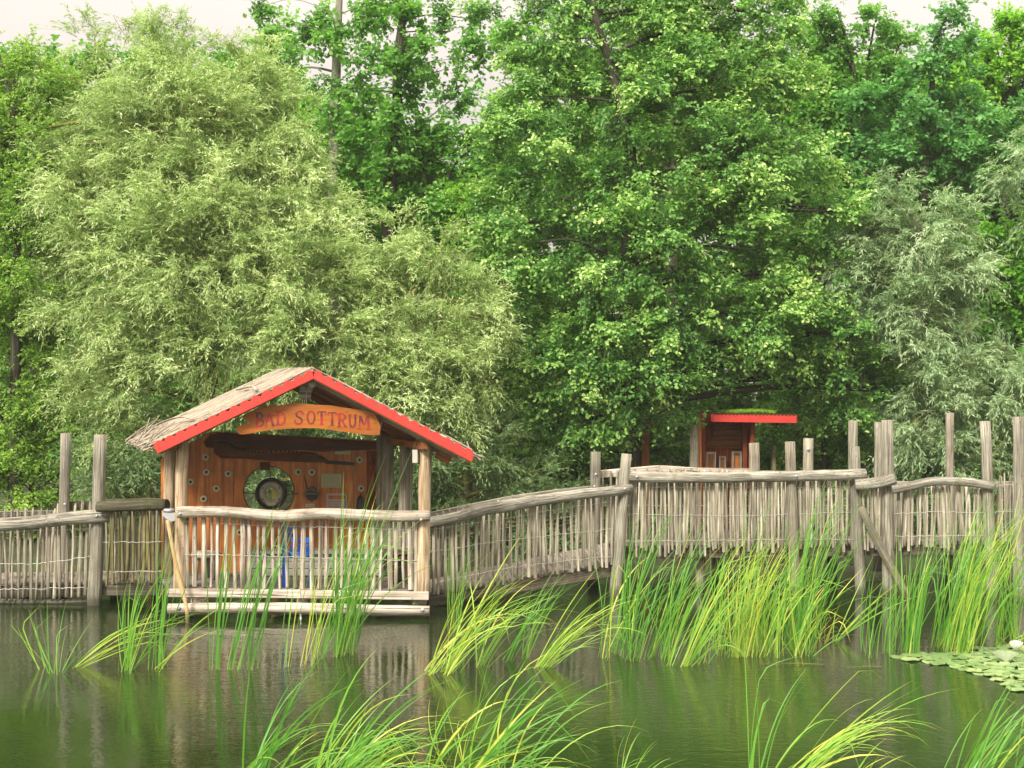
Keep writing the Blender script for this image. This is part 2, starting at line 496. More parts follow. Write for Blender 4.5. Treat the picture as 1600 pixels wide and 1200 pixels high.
# ================================================================== ground and water
def ground():
    ys = [-60, 10, 20, 23.0, 24.0, 24.6, 25.2, 26.5, 30, 36, 45, 70, 120, 200, 300]
    zs = [-1.2, -1.2, -1.1, -0.7, -0.25, 0.05, 0.28, 0.45, 0.7, 1.1, 1.6, 2.5, 3, 4, 4]
    xs = np.concatenate([[-300, -200, -100, -50], np.linspace(-30, 30, 61), [50, 100, 200, 300]])
    vs, fs = [], []
    for j, (y, z0) in enumerate(zip(ys, zs)):
        for x in xs:
            dy = 0.35 * math.sin(x * 0.7) + 0.2 * math.sin(x * 1.9 + 1) if 22 < y < 30 else 0
            vs.append((x, y + dy, z0 + (0.06 * math.sin(x * 2.3 + j) if 22 < y < 60 else 0)))
    n = len(xs)
    for j in range(len(ys) - 1):
        for i in range(n - 1):
            a = j * n + i
            fs.append((a, a + 1, a + n + 1, a + n))
    me = bpy.data.meshes.new('ground'); me.from_pydata(vs, [], fs); me.update()
    m, nt, out = new_mat('bank_soil'); L = nt.links.new
    tc = N(nt, 'ShaderNodeTexCoord')
    n1 = N(nt, 'ShaderNodeTexNoise', Scale=1.3, Detail=8.0, Roughness=0.7); L(tc.outputs['Object'], n1.inputs['Vector'])
    r = ramp(nt, [(0.35, (0.022, 0.018, 0.012)), (0.5, (0.035, 0.045, 0.015)), (0.7, (0.05, 0.085, 0.02))]); L(n1.outputs['Fac'], r.inputs[0])
    b = N(nt, 'ShaderNodeBsdfPrincipled', Roughness=0.95); L(r.outputs[0], b.inputs['Base Color'])
    bp = N(nt, 'ShaderNodeBump', Strength=0.8, Distance=0.08); L(n1.outputs['Fac'], bp.inputs['Height']); L(bp.outputs[0], b.inputs['Normal'])
    L(b.outputs[0], out.inputs[0])
    return tag(link('ground', me, m), kind='structure')


ground()


def water():
    m, nt, out = new_mat('pond_water'); L = nt.links.new
    tc = N(nt, 'ShaderNodeTexCoord')
    mp = N(nt, 'ShaderNodeMapping'); mp.inputs['Scale'].default_value = (5.5, 8.5, 1)
    L(tc.outputs['Object'], mp.inputs[0])
    n1 = N(nt, 'ShaderNodeTexNoise', Scale=1.0, Detail=3.0, Roughness=0.55, Distortion=0.4); L(mp.outputs[0], n1.inputs['Vector'])
    mp2 = N(nt, 'ShaderNodeMapping'); mp2.inputs['Scale'].default_value = (14, 26, 1)
    L(tc.outputs['Object'], mp2.inputs[0])
    n2 = N(nt, 'ShaderNodeTexNoise', Scale=1.0, Detail=2.0, Roughness=0.5); L(mp2.outputs[0], n2.inputs['Vector'])
    n3 = N(nt, 'ShaderNodeTexNoise', Scale=0.35, Detail=2.0); L(tc.outputs['Object'], n3.inputs['Vector'])
    calm = ramp(nt, [(0.38, (0.25,) * 3), (0.62, (1, 1, 1))]); L(n3.outputs['Fac'], calm.inputs[0])
    h = mathn(nt, 'ADD', mathn(nt, 'MULTIPLY', n1.outputs['Fac'], 0.75), mathn(nt, 'MULTIPLY', n2.outputs['Fac'], 0.42))
    h = mathn(nt, 'MULTIPLY', h, calm.outputs[0])
    for (px, py), amp, fq, dec in (((297, 1029), 0.10, 30.0, 1.1), ((470, 968), 0.30, 17.0, 0.75)):
        p = on_water(px, py)
        d = N(nt, 'ShaderNodeVectorMath', operation='DISTANCE'); d.inputs[1].default_value = p
        L(tc.outputs['Object'], d.inputs[0])
        dd = d.outputs['Value']
        s = mathn(nt, 'MULTIPLY', mathn(nt, 'SINE', mathn(nt, 'MULTIPLY', dd, fq)), mathn(nt, 'POWER', 2.718, mathn(nt, 'MULTIPLY', dd, -dec)))
        h = mathn(nt, 'ADD', h, mathn(nt, 'MULTIPLY', s, amp))
    b = N(nt, 'ShaderNodeBsdfPrincipled', Roughness=0.03)
    b.inputs['Base Color'].default_value = (0.011, 0.023, 0.004, 1); b.inputs['IOR'].default_value = 1.62
    bp = N(nt, 'ShaderNodeBump', Strength=0.8, Distance=0.0105); L(h, bp.inputs['Height']); L(bp.outputs[0], b.inputs['Normal'])
    L(b.outputs[0], out.inputs[0])
    me = bpy.data.meshes.new('water')
    me.from_pydata([(-80, -30, 0), (80, -30, 0), (80, 25.2, 0), (-80, 25.2, 0)], [], [(0, 1, 2, 3)])
    return tag(link('water', me, m), kind='structure')


water()


# ================================================================== boardwalk and railings
def lerp_path(path, x):
    """point on a polyline of points at world x"""
    for a, b in zip(path, path[1:]):
        if a[0] <= x <= b[0] or b is path[-1]:
            t = (x - a[0]) / (b[0] - a[0] + 1e-9)
            return a + (b - a) * t
    return path[0]


def log_rail(pts, r, parent, mat, n=7, wob=0.07, name='rail', sides=14):
    p = spline(pts, n)
    rr = [r * random.uniform(0.94, 1.06) for _ in p]
    rr[0] *= 0.93; rr[-1] *= 0.9
    m = MB(); m.tube(p, rr, sides, wob=wob, irregular=0.05)
    return m.build(name, mat, parent)


def plank_rail(pts, h, parent, mat, name='rail', t=0.05):
    m = MB()
    for a, b in zip(pts, pts[1:]):
        m.beam(a, b, t, h)
        m.regrain()
    return m.build(name, mat, parent)


def palings(xs, top, bot, parent, mat, behind=0.05, w=0.021, point=0.0, jit=0.02, lean=0.03):
    """split pales between the polylines top and bot; every pale is a part of its own"""
    for x in xs:
        x = x + random.uniform(-1, 1) * 0.018
        a, b = lerp_path(bot, x).copy(), lerp_path(top, x).copy()
        a[1] += behind + random.uniform(-.008, .008); b[1] += behind + random.uniform(-.008, .008)
        a[2] += random.uniform(-jit, jit) * 1.5; b[2] += random.uniform(-jit, jit)
        dx = random.uniform(-lean, lean); b[0] += dx; a[0] -= dx * .5
        mid1 = a + (b - a) * .35 + np.array([random.uniform(-.010, .010), 0, 0])
        mid2 = a + (b - a) * .7 + np.array([random.uniform(-.010, .010), 0, 0])
        r = w * random.uniform(.8, 1.4)
        m = MB()
        if point:
            p = [a, mid1, mid2, b, b + np.array([0, 0, point])]
            rad = [r * .95, r * 1.05, r, r * .92, r * .35]
        else:
            p = [a, mid1, mid2, b]; rad = [r, r * 1.06, r, r * .9]
        m.tube(p, rad, random.choice([5, 6, 6, 7]), irregular=0.22, smooth=random.random() < .35)
        m.build('picket', mat, parent)


def wires(lines, parent, r=0.0035, sag=0.012):
    for pts in lines:
        p = []
        for a, b in zip(pts, pts[1:]):
            n = max(2, int(np.linalg.norm(b - a) / 0.06))
            for k in range(n):
                t = k / n
                p.append(a + (b - a) * t + np.array([0, 0.006 * (-1) ** k, random.uniform(-1, 1) * sag]))
        p.append(pts[-1])
        m = MB(); m.tube(p, r, 5)
        m.build('wire', M['wire'], parent)


def post(px0, py0, px1, py1, Y, r, parent, mat, name='post', flat=True, wob=0.04, zbot=None):
    """round post whose top is seen at (px0, py0) and whose foot at (px1, py1)"""
    a, b = at(px1, py1, Y), at(px0, py0, Y)
    if zbot is not None:
        t = (zbot - a[2]) / (b[2] - a[2]); a = a + (b - a) * t
    n = 9
    p = [a + (b - a) * k / n + (np.array([random.uniform(-.008, .008), random.uniform(-.008, .008), 0]) if 0 < k < n else 0) for k in range(n + 1)]
    m = MB(); m.tube(p, [r * (1.08 - .12 * k / n) for k in range(n + 1)], 14, wob=wob, irregular=0.03)
    return m.build(name, mat, parent)


def bolt(p, parent, r=0.02):
    m = MB(); m.lathe(p, (0, -1, 0), [(0.0005, 0.012), (r * .55, 0.012), (r * .6, 0.004), (r, 0.004), (r, 0), (0.0005, 0)], 12)
    m.build('bolt', M['zinc'], parent)


def deck(name, label, corners, parent_group=None, planks=24, zt=0.05, beam_h=0.17, mat=None, run='x'):
    """corners: front-left, front-right, rear-right, rear-left (top of planks). planks laid across the walk"""
    fl, fr, rr_, rl = [np.asarray(c, float) for c in corners]
    o = thing(name, label, 'boardwalk', (fl + fr + rr_ + rl) / 4 - np.array([0, 0, .3]), 'boardwalk decks of grey planks')
    m = MB()
    for k in range(planks):
        t0, t1 = (k + .03) / planks, (k + .97) / planks
        t = (t0 + t1) / 2
        a, b = fl + (fr - fl) * t, rl + (rr_ - rl) * t
        w = np.linalg.norm(fr - fl) / planks * .95
        m.regrain(); j = random.uniform(-.004, .004)
        a = a + np.array([0, random.uniform(-.02, .02), j - zt / 2]); b = b + np.array([0, random.uniform(-.02, .02), j - zt / 2])
        m.beam(a, b, w, zt)
    m.build('planks', mat or M['deck'], o)
    for (a, b) in ((fl, fr), (rl, rr_)):
        s = MB(); dn = np.array([0, 0, -(zt + beam_h / 2 + .004)])
        inn = np.array([0, .06 if a is fl else -.06, 0])
        s.beam(a + dn + inn, b + dn + inn, .08, beam_h)
        s.build('stringer', M['beam'], o)
    return o


X = lambda px, Y: (px - 800.0) / F * Y

# ---- left walk
lw = deck('boardwalk', 'low grey plank walk leading to the left side of the open hut', (at(-60, 912, 21.48), at(262, 906, 21.3), at(262, 890, 22.7), at(-60, 896, 22.7)), planks=22)
m = MB(); m.tube(spline([at(-60, 938, 21.45), at(50, 941, 21.45), at(142, 940, 21.45)], 5), 0.045, 10, wob=.05); m.build('bottom_log', M['rail'], lw)
for px in (40, 180, 245):
    post(px, 900, px, 960, 22.0, .07, lw, M['beam'], name='pile', zbot=-.5)

r = thing('railing', 'grey paling railing with a thick worn log rail at the far left over the pond', 'railing', at(60, 930, 21.3), 'paling railings along the boardwalk')
TOP = [at(-70, 818, 21.3), at(60, 815, 21.3), at(170, 807, 21.3)]
BOT = [at(-70, 938, 21.3), at(60, 937, 21.3), at(150, 931, 21.3)]
log_rail([at(-70, 821, 21.22), at(20, 819, 21.22), at(90, 812, 21.22), at(171, 805, 21.22)], .10, r, M['rail'])
palings([X(p, 21.3) for p in np.arange(-60, 141, 9.6)], TOP, BOT, r, M['picket'])
post(157, 679, 148, 945, 21.32, .098, r, M['grey'], zbot=-.6)
wires([[at(-70, 880, 21.33), at(60, 881, 21.33), at(148, 868, 21.33)], [at(-70, 834, 21.33), at(148, 826, 21.33)], [at(-70, 922, 21.33), at(148, 918, 21.33)]], r)
bolt(at(151, 806, 21.11), r)

r = thing('railing', 'dark mossy paling railing between the tall left post and the hut', 'railing', at(205, 930, 21.1), 'paling railings along the boardwalk')
TOP = [at(158, 797, 21.1), at(262, 792, 20.9)]
BOT = [at(158, 914, 21.1), at(210, 910, 21.05), at(262, 912, 20.9)]
log_rail([at(152, 792, 21.05), at(205, 791, 21.0), at(262, 788, 20.85)], .085, r, M['rail_moss'], wob=.1)
palings([X(p, 21.0) for p in np.arange(166, 262, 8.2)], TOP, BOT, r, M['picket_moss'], lean=.05)
wires([[at(160, 848, 21.15), at(255, 846, 20.95)], [at(160, 893, 21.15), at(255, 892, 20.95)]], r)

r = thing('railing', 'rear paling railing behind the left walk with a bolted leaning post', 'railing', at(60, 905, 22.75), 'paling railings along the boardwalk')
TOP = [at(-70, 802, 22.8), at(90, 797, 22.8), at(95, 790, 22.8), at(250, 786, 22.6)]
BOT = [at(-70, 900, 22.8), at(250, 896, 22.6)]
plank_rail([at(-70, 806, 22.86), at(92, 803, 22.86)], .12, r, M['grey'])
plank_rail([at(84, 791, 22.80), at(166, 788, 22.78)], .14, r, M['rail_moss'])
plank_rail([at(164, 786, 22.76), at(254, 785, 22.66)], .13, r, M['rail_moss'])
palings([X(p, 22.75) for p in np.arange(-60, 250, 11.0)], TOP, BOT, r, M['picket'], point=.05, behind=-.03)
post(103, 677, 97, 930, 22.72, .083, r, M['grey'], zbot=-.6)
bolt(at(101, 788, 22.62), r); bolt(at(99, 806, 22.62), r)

# ---- ramp up to the right
rp = deck('boardwalk', 'sloping plank ramp rising from the right side of the hut', (at(668, 926, 21.08), at(968, 876, 22.42), at(946, 848, 23.75), at(672, 905, 22.5)), planks=34)
r = thing('railing', 'sloping paling railing of the ramp, its log rail rising away from the hut', 'railing', at(820, 905, 21.6), 'paling railings along the boardwalk')
YR = lambda px: 20.9 + (px - 668) / 300 * 1.4
ra = lambda px, py, dy=0: at(px, py, YR(px) + dy)
TOP = [ra(668, 815), ra(720, 806), ra(800, 790), ra(880, 778), ra(970, 769)]
BOT = [ra(668, 934), ra(760, 918), ra(860, 897), ra(970, 884)]
log_rail([ra(667, 818, -.08), ra(715, 808, -.08), ra(760, 796, -.08), ra(830, 784, -.08), ra(900, 774, -.08), ra(986, 764, -.08)], .088, r, M['rail'], wob=.09)
palings([X(p, YR(p)) for p in np.arange(676, 962, 9.4)], TOP, BOT, r, M['picket'])
wires([[ra(672, 862, .03), ra(800, 843, .03), ra(962, 826, .03)], [ra(672, 828, .03), ra(962, 782, .03)], [ra(672, 912, .03), ra(800, 886, .03), ra(962, 868, .03)]], r)
post(979, 709, 960, 945, 22.32, .088, r, M['grey'], zbot=-.6)
bolt(ra(976, 764, -.19), r)

r = thing('railing', 'rear paling railing of the ramp with pointed pales showing above the front rail', 'railing', at(800, 870, 22.9), 'paling railings along the boardwalk')
YQ = lambda px: 22.45 + (px - 668) / 270 * 1.25
rb = lambda px, py, dy=0: at(px, py, YQ(px) + dy)
TOP = [rb(668, 808), rb(800, 782), rb(940, 765)]
BOT = [rb(668, 905), rb(800, 880), rb(940, 852)]
plank_rail([rb(668, 807, .07), rb(730, 794, .07), rb(800, 780, .07), rb(870, 770, .07), rb(938, 763, .07)], .115, r, M['grey'])
palings([X(p, YQ(p)) for p in np.arange(680, 930, 10.6)], TOP, BOT, r, M['picket'], point=.05, behind=-.02)
post(931, 706, 927, 900, 23.72, .088, r, M['grey'], zbot=-.5)
bolt(at(931, 741, 23.60), r); bolt(at(929, 760, 23.60), r)
wires([[rb(672, 845), rb(930, 800)]], r)

# ---- raised walk on the right
rw = deck('boardwalk', 'raised plank walk on posts above the reeds at the right', (at(962, 853, 22.56), at(1352, 848, 22.56), at(1352, 838, 23.9), at(946, 843, 23.9)), planks=44, beam_h=.16)
post(1096, 866, 1092, 940, 22.9, .078, rw, M['grey_warm'], name='pile', zbot=-.6)
post(1300, 866, 1300, 940, 23.7, .08, rw, M['beam'], name='pile', zbot=-.6)
post(1120, 866, 1120, 940, 23.8, .08, rw, M['beam'], name='pile', zbot=-.6)
rw2 = deck('boardwalk', 'plank walk continuing to the right edge above tall reeds', (at(1355, 848, 22.5), at(1700, 842, 21.75), at(1700, 828, 23.2), at(1355, 838, 23.9)), planks=36, beam_h=.16)
post(1480, 866, 1480, 940, 23.4, .08, rw2, M['beam'], name='pile', zbot=-.6)

r = thing('railing', 'level paling railing over the reeds with a long straight log rail and tall post', 'railing', at(1160, 860, 22.4), 'paling railings along the boardwalk')
TOP = [at(975, 750, 22.42), at(1345, 747, 22.42)]
BOT = [at(975, 864, 22.42), at(1345, 858, 22.42)]
log_rail([at(979, 745, 22.34), at(1040, 746, 22.34), at(1130, 746, 22.34), at(1240, 744, 22.34), at(1353, 741, 22.34)], .086, r, M['rail'], wob=.07)
palings([X(p, 22.42) for p in np.arange(984, 1345, 6.1)], TOP, BOT, r, M['picket'], jit=.05, w=.019)
post(1234, 690, 1243, 940, 22.44, .082, r, M['grey_warm'], zbot=-.6)
post(1335, 698, 1345, 931, 22.46, .082, r, M['grey'], zbot=-.6)
wires([[at(975, 762, 22.44), at(1345, 760, 22.44)], [at(975, 803, 22.44), at(1160, 806, 22.44), at(1345, 800, 22.44)], [at(975, 846, 22.44), at(1345, 842, 22.44)]], r)
bolt(at(995, 745, 22.23), r); bolt(at(1244, 744, 22.23), r)

r = thing('railing', 'rear paling railing in front of the small kiosk, bleached top plank', 'railing', at(1100, 850, 23.9), 'paling railings along the boardwalk')
TOP = [at(935, 741, 23.9), at(1020, 735, 23.9), at(1350, 743, 23.9)]
BOT = [at(935, 850, 23.9), at(1350, 844, 23.9)]
plank_rail([at(935, 741, 23.96), at(985, 737, 23.96), at(1030, 733, 23.96), at(1090, 737, 23.96), at(1175, 738, 23.96)], .13, r, M['pale_grey'], t=.07)
plank_rail([at(1176, 741, 23.96), at(1262, 743, 23.96), at(1350, 745, 23.96)], .13, r, M['grey'], t=.07)
palings([X(p, 23.9) for p in np.arange(942, 1350, 9.3)], TOP, BOT, r, M['picket'], point=.04, behind=-.03)
post(1178, 692, 1186, 870, 23.85, .088, r, M['grey_warm'], zbot=.3)
post(1263, 685, 1261, 870, 23.85, .086, r, M['grey_warm'], zbot=.3)
post(1333, 657, 1331, 870, 24.05, .080, r, M['grey'], zbot=.3)
bolt(at(1263, 702, 23.75), r, .03)
wires([[at(940, 790, 23.86), at(1345, 790, 23.86)]], r)

r = thing('railing', 'short paling panel with a crooked rail between two tall posts and a slanting brace', 'railing', at(1370, 860, 22.35), 'paling railings along the boardwalk')
TOP = [at(1350, 762, 22.36), at(1400, 754, 22.3)]
BOT = [at(1350, 858, 22.36), at(1400, 857, 22.3)]
log_rail([at(1336, 758, 22.3), at(1352, 757, 22.28), at(1375, 754, 22.26), at(1398, 747, 22.24)], .088, r, M['rail'], wob=.11)
palings([X(p, 22.35) for p in np.arange(1353, 1396, 5.6)], TOP, BOT, r, M['picket'], jit=.03, w=.022)
post(1386, 656, 1388, 930, 22.42, .096, r, M['grey'], zbot=-.6)
m = MB(); m.tube(spline([at(1345, 792, 22.22), at(1375, 855, 22.16), at(1408, 914, 22.1), at(1422, 944, 22.05)], 4), .062, 12, wob=.06); m.build('brace', M['brace'], r)

r = thing('railing', 'curved paling railing with a wavy grey rail near the right edge', 'railing', at(1475, 858, 22.1), 'paling railings along the boardwalk')
YS = lambda px: 22.3 - (px - 1395) / 300 * .7
sa = lambda px, py, dy=0: at(px, py, YS(px) + dy)
TOP = [sa(1396, 766), sa(1430, 762), sa(1470, 757), sa(1510, 759), sa(1556, 764)]
BOT = [sa(1396, 858), sa(1556, 852)]
log_rail([sa(1394, 764, -.08), sa(1425, 759, -.08), sa(1462, 752, -.08), sa(1505, 753, -.08), sa(1556, 760, -.08)], .074, r, M['rail'], wob=.08)
palings([X(p, YS(p)) for p in np.arange(1400, 1556, 5.6)], TOP, BOT, r, M['picket'], jit=.04, lean=.05, w=.019)
post(1539, 658, 1552, 950, YS(1540) + .02, .085, r, M['grey'], zbot=-.6)
wires([[sa(1398, 803, .02), sa(1470, 799, .02), sa(1556, 802, .02)], [sa(1398, 838, .02), sa(1556, 836, .02)]], r)

r = thing('railing', 'bare paling railing without a rail at the right edge beside the tall grey post', 'railing', at(1600, 845, 21.8), 'paling railings along the boardwalk')
TOP = [sa(1556, 747), sa(1600, 745), sa(1690, 742)]
BOT = [sa(1556, 848), sa(1690, 840)]
palings([X(p, YS(p)) for p in np.arange(1560, 1680, 7.2)], TOP, BOT, r, M['picket'], jit=.05, point=.03, w=.018)
post(1591, 651, 1594, 950, YS(1592) - .1, .088, r, M['grey'], zbot=-.6)
wires([[sa(1558, 758, .02), sa(1680, 754, .02)], [sa(1558, 800, .02), sa(1680, 796, .02)]], r)

r = thing('railing', 'rear paling railing with three tall posts behind the right walk', 'railing', at(1450, 838, 23.7), 'paling railings along the boardwalk')
TOP = [at(1352, 752, 23.9), at(1480, 757, 23.7), at(1690, 752, 23.2)]
BOT = [at(1352, 838, 23.9), at(1690, 826, 23.2)]
plank_rail([at(1352, 754, 23.95), at(1420, 757, 23.9), at(1480, 759, 23.78), at(1690, 754, 23.28)], .10, r, M['grey'])
palings([X(p, 23.7) for p in np.arange(1356, 1680, 9)], TOP, BOT, r, M['picket'], behind=-.03)
post(1374, 660, 1373, 870, 23.9, .085, r, M['grey'], zbot=.2)
post(1484, 645, 1486, 870, 23.6, .068, r, M['grey_warm'], zbot=.2)
post(1628, 655, 1630, 870, 23.3, .085, r, M['grey'], zbot=.2)

# ================================================================== the open hut
HY, HB = 20.0, 21.69
hut = thing('open_hut', 'open wooden hut with red gable boards and thatched roof standing over the pond', 'hut', at(470, 966, 20.8))
flz = at(0, 918, HY)[2]
# floor
m = MB()
A0, A1 = at(266, 918, 19.97), at(672, 921, 19.97)
dv = np.array([-.35, 1.0, 0]) * 1.95
for k in range(11):
    t0 = (k + .5) / 11
    m.regrain(); m.beam(A0 + dv * t0 - [0, 0, .025], A1 + dv * t0 - [0, 0, .025], .165, .05)
m.build('floor', M['deck'], hut)
m = MB(); m.beam(at(262, 926, 19.93), at(470, 928, 19.93), .05, .115); m.regrain(); m.beam(at(470.4, 928, 19.93), at(670, 931, 19.93), .05, .115)
m.build('edge_board', M['pale_grey'], hut)
for px, w in ((312, .42), (472, .155), (656, .2)):
    m = MB(); m.beam(at(px, 939, 20.0), at(px, 939, 20.0) + dv * .95, w if px != 312 else .24, .10); m.build('joist', M['pale_grey'] if px != 656 else M['grey_warm'], hut)
m = MB(); m.tube(spline([at(263, 952, 19.92), at(360, 950, 19.92), at(470, 951, 19.92), at(560, 953, 19.92), at(671, 955, 19.92)], 6), .079, 16, wob=.05, irregular=.03)
fl_ = m.build('bottom_log', M['pale_grey'], hut)
bolt(at(279, 950, 19.83), fl_, .03); bolt(at(660, 953, 19.83), fl_, .03)
m = MB(); m.tube([at(262, 966, 20.4) + dv * .3, at(672, 966, 20.4)], .07, 10); m.tube([at(262, 962, 21.2), at(640, 962, 21.2)], .08, 10); m.build('bearer_log', M['beam'], hut)

# posts
post(285, 688, 281, 931, HY + .02, .090, hut, M['pale'], zbot=flz - .12)
post(665, 688, 660, 931, HY + .02, .090, hut, M['pale'], zbot=flz - .12)
post(266, 700, 262, 905, HB - .1, .090, hut, M['pale'], zbot=flz - .3)
post(607, 682, 603, 905, HB - .08, .094, hut, M['grey_warm'], zbot=flz - .3)
post(594, 682, 592, 905, HB - .05, .055, hut, M['grey_warm'], zbot=flz - .3)
post(632, 697, 628, 905, 20.9, .075, hut, M['grey_warm'], zbot=flz - .1)
post(641, 694, 637, 905, 20.95, .045, hut, M['grey_warm'], zbot=flz - .1)

# back wall: upright boards with a round opening
BW = HB + .10
bw_parent = None
wx0, wx1 = X(251, BW), X(592, BW)
hc = at(420, 768, BW); hr = 39 / F * BW
zb = flz
def wall_top(x):
    px = x / BW * F + 800
    return at(0, np.interp(px, [251, 330, 592], [716, 674, 688]), BW)[2]
m = MB()
nb = 18; bwid = (wx1 - wx0) / nb
for i in range(nb):
    xa, xb = wx0 + i * bwid + .003, wx0 + (i + 1) * bwid - .003
    jy = random.uniform(-.004, .004); m.regrain()
    ns = 6
    for k in range(ns):
        a, b = xa + (xb - xa) * k / ns, xa + (xb - xa) * (k + 1) / ns
        def seg(za0, zb0, za1, zb1):
            vs = []
            for y in (BW + jy, BW + jy + .028):
                vs += [(a, y, za0), (b, y, zb0), (b, y, zb1), (a, y, za1)]
            fs = [(0, 1, 2, 3), (7, 6, 5, 4), (3, 2, 6, 7), (1, 0, 4, 5)]
            if k == 0 : fs.append((0, 3, 7, 4))
            if k == ns - 1: fs.append((2, 1, 5, 6))
            m._add(vs, fs, [(p[0], p[1], p[2]) for p in vs])
        da, db = hr ** 2 - (a - hc[0]) ** 2, hr ** 2 - (b - hc[0]) ** 2
        if da <= 0 and db <= 0: seg(zb, zb, wall_top(a), wall_top(b))
        else:
            ha, hb = math.sqrt(max(da, 0)), math.sqrt(max(db, 0))
            seg(zb, zb, hc[2] - ha, hc[2] - hb); seg(hc[2] + ha, hc[2] + hb, wall_top(a), wall_top(b))
wall = m.build('back_wall', M['orange'], hut)
m = MB(); m.lathe(hc + [0, -.004, 0], (0, 1, 0), [(hr, 0), (hr + .012, 0), (hr + .012, .04), (hr, .04)], 48); m.build('opening_rim', M['brown'], wall)

# carved dark board on the wall's top with its lettering, and the beaded strip below
yb = BW - .03
def tr(pts, Y): return [at(a, b, Y) for a, b in pts]
m = MB(); m.prism(tr([(318, 690), (330, 679), (352, 676), (372, 679), (420, 680), (470, 682), (520, 686), (590, 690), (591, 702), (545, 704), (505, 706), (470, 703), (430, 704), (390, 703), (345, 701), (322, 699)][::-1], yb), (0, .03, 0)); cb = m.build('carved_board', M['brown'], hut)
m = MB(); m.prism(tr([(334, 692), (345, 689), (362, 700), (390, 706), (430, 708), (470, 707), (500, 713), (512, 718), (508, 723), (470, 722), (420, 720), (380, 717), (345, 716), (334, 708)][::-1], yb - .015), (0, .012, 0)); sb_ = m.build('wavy_board', M['brown'], hut)
m = MB()
bp_ = spline([at(341, 692, yb - .04), at(356, 693, yb - .04), at(366, 699, yb - .04), at(385, 703.5, yb - .04), at(410, 706, yb - .04), at(445, 705.5, yb - .04), at(475, 707, yb - .04), at(492, 710, yb - .04), at(505, 716, yb - .04)], 5)
for p in bp_: m.ball(p, .017, 8)
m.build('bead_row', M['black'], sb_)


def text_mesh(txt, size, name, mat, loc, parent, ext=0.002, stretch=1.0, rot=0.0):
    cu = bpy.data.curves.new('writing', 'FONT'); cu.body = txt; cu.size = size; cu.extrude = ext; cu.align_x = 'CENTER'
    ob = bpy.data.objects.new('writing', cu); C.objects.link(ob)
    bpy.context.view_layer.update()
    me = bpy.data.meshes.new_from_object(ob.evaluated_get(bpy.context.evaluated_depsgraph_get()))
    bpy.data.objects.remove(ob); bpy.data.curves.remove(cu)
    me.transform(Matrix.Translation(Vector(np.asarray(loc) - ORG[parent.name])) @ Matrix.Rotation(-rot, 4, 'Y') @ Matrix.Rotation(math.radians(90), 4, 'X') @ Matrix.Diagonal((stretch, 1, 1, 1)))
    me.name = name
    me.materials.clear()
    return link(name, me, mat, parent)


text_mesh('IMPROVISATIONS AUSSTELLUNG', .095, 'lettering', M['black'], at(433, 697.5, yb - .003), cb, stretch=.84, rot=-.02)

# dark red strip with a dotted line on the wall's right edge, slot bar, framed panel edge
m = MB(); m.prism(tr([(573, 704), (590, 704), (590, 798), (573, 798)][::-1], BW - .022), (0, .02, 0), 1); rs = m.build('side_board', M['kioskred'], wall)
m = MB()
for px, py in ((583, 712), (584, 724), (583, 734), (585, 740), (586, 743), (582, 748), (583, 754), (581, 760), (582, 765), (584, 719)): m.ball(at(px, py, BW - .026), .016, 6)
m.build('dots', M['black'], rs)
m = MB(); m.beam(at(508, 722, BW - .02), at(554, 725, BW - .02), .03, .05); m.build('slot_bar', M['black'], wall)
m = MB(); m.beam(at(414, 722, BW - .012), at(414, 735, BW - .012), .02, .15, up=(1, 0, 0)); m.build('hanger_block', M['brown'], wall)
for px, py in ((322, 714), (323, 737.5), (298, 753), (357, 740), (338.5, 763), (318.5, 779.5), (466.5, 737.5), (487.5, 738), (562, 718.5), (564.5, 763), (375, 832)):
    m = MB(); p = at(px, py, BW - .004)
    m.lathe(p, (0, -1, 0), [(.022, 0), (.054, 0), (.054, .012), (.046, .022), (.030, .024), (.022, .016)], 20)
    rg = m.build('wall_ring', M['ring'], wall)
    m = MB(); m.lathe(p, (0, -1, 0), [(.0005, .001), (.0225, .001), (.0225, .008), (.0005, .008)], 14); m.build('ring_centre', M['black'], rg)

# railing of the hut
TOP = [at(280, 806, 19.98), at(668, 812, 19.98)]
BOT = [at(280, 919, 19.98), at(668, 921, 19.98)]
hr_ = log_rail([at(277, 801, 19.86), at(300, 800, 19.86), at(350, 800, 19.86), at(395, 804, 19.86), at(440, 806.5, 19.86), at(500, 803, 19.86), at(560, 805, 19.86), at(610, 807, 19.86), at(672, 806, 19.86)], .079, hut, M['pale_grey'], wob=.05, name='handrail')
bolt(at(281, 803, 19.77), hr_, .022); bolt(at(658, 812, 19.77), hr_, .022)
palings([X(p, 19.98) for p in np.concatenate([np.arange(293, 640, 12.1), [641, 650]])], TOP, BOT, hut, M['pale_grey'], w=.026, behind=0.0, lean=.012)
wires([[at(285, 815, 19.95), at(380, 820, 19.95), at(470, 823, 19.95), at(652, 828, 19.95)], [at(285, 866, 19.95), at(380, 868, 19.95), at(655, 876, 19.95)]], hut, r=.004, sag=.01)
m = MB(); p = at(266, 800, 20.55)
m.prism([at(254, 801, 20.1), at(275, 801, 20.1), at(275, 813, 20.1), at(267, 815, 20.1), at(259, 810, 20.1), at(254, 805, 20.1)][::-1], (0, .06, 0)); m.lathe(at(265, 799, 20.16), (0, 0, 1), [(.0005, 0), (.085, 0), (.085, .03), (.06, .04), (.0005, .04)], 16)
m.build('metal_bracket', M['zinc'], hut)
m = MB(); m.box(at(649, 713, 19.97), (.075, .11, .185)); m.build('junction_box', M['white'], hut)

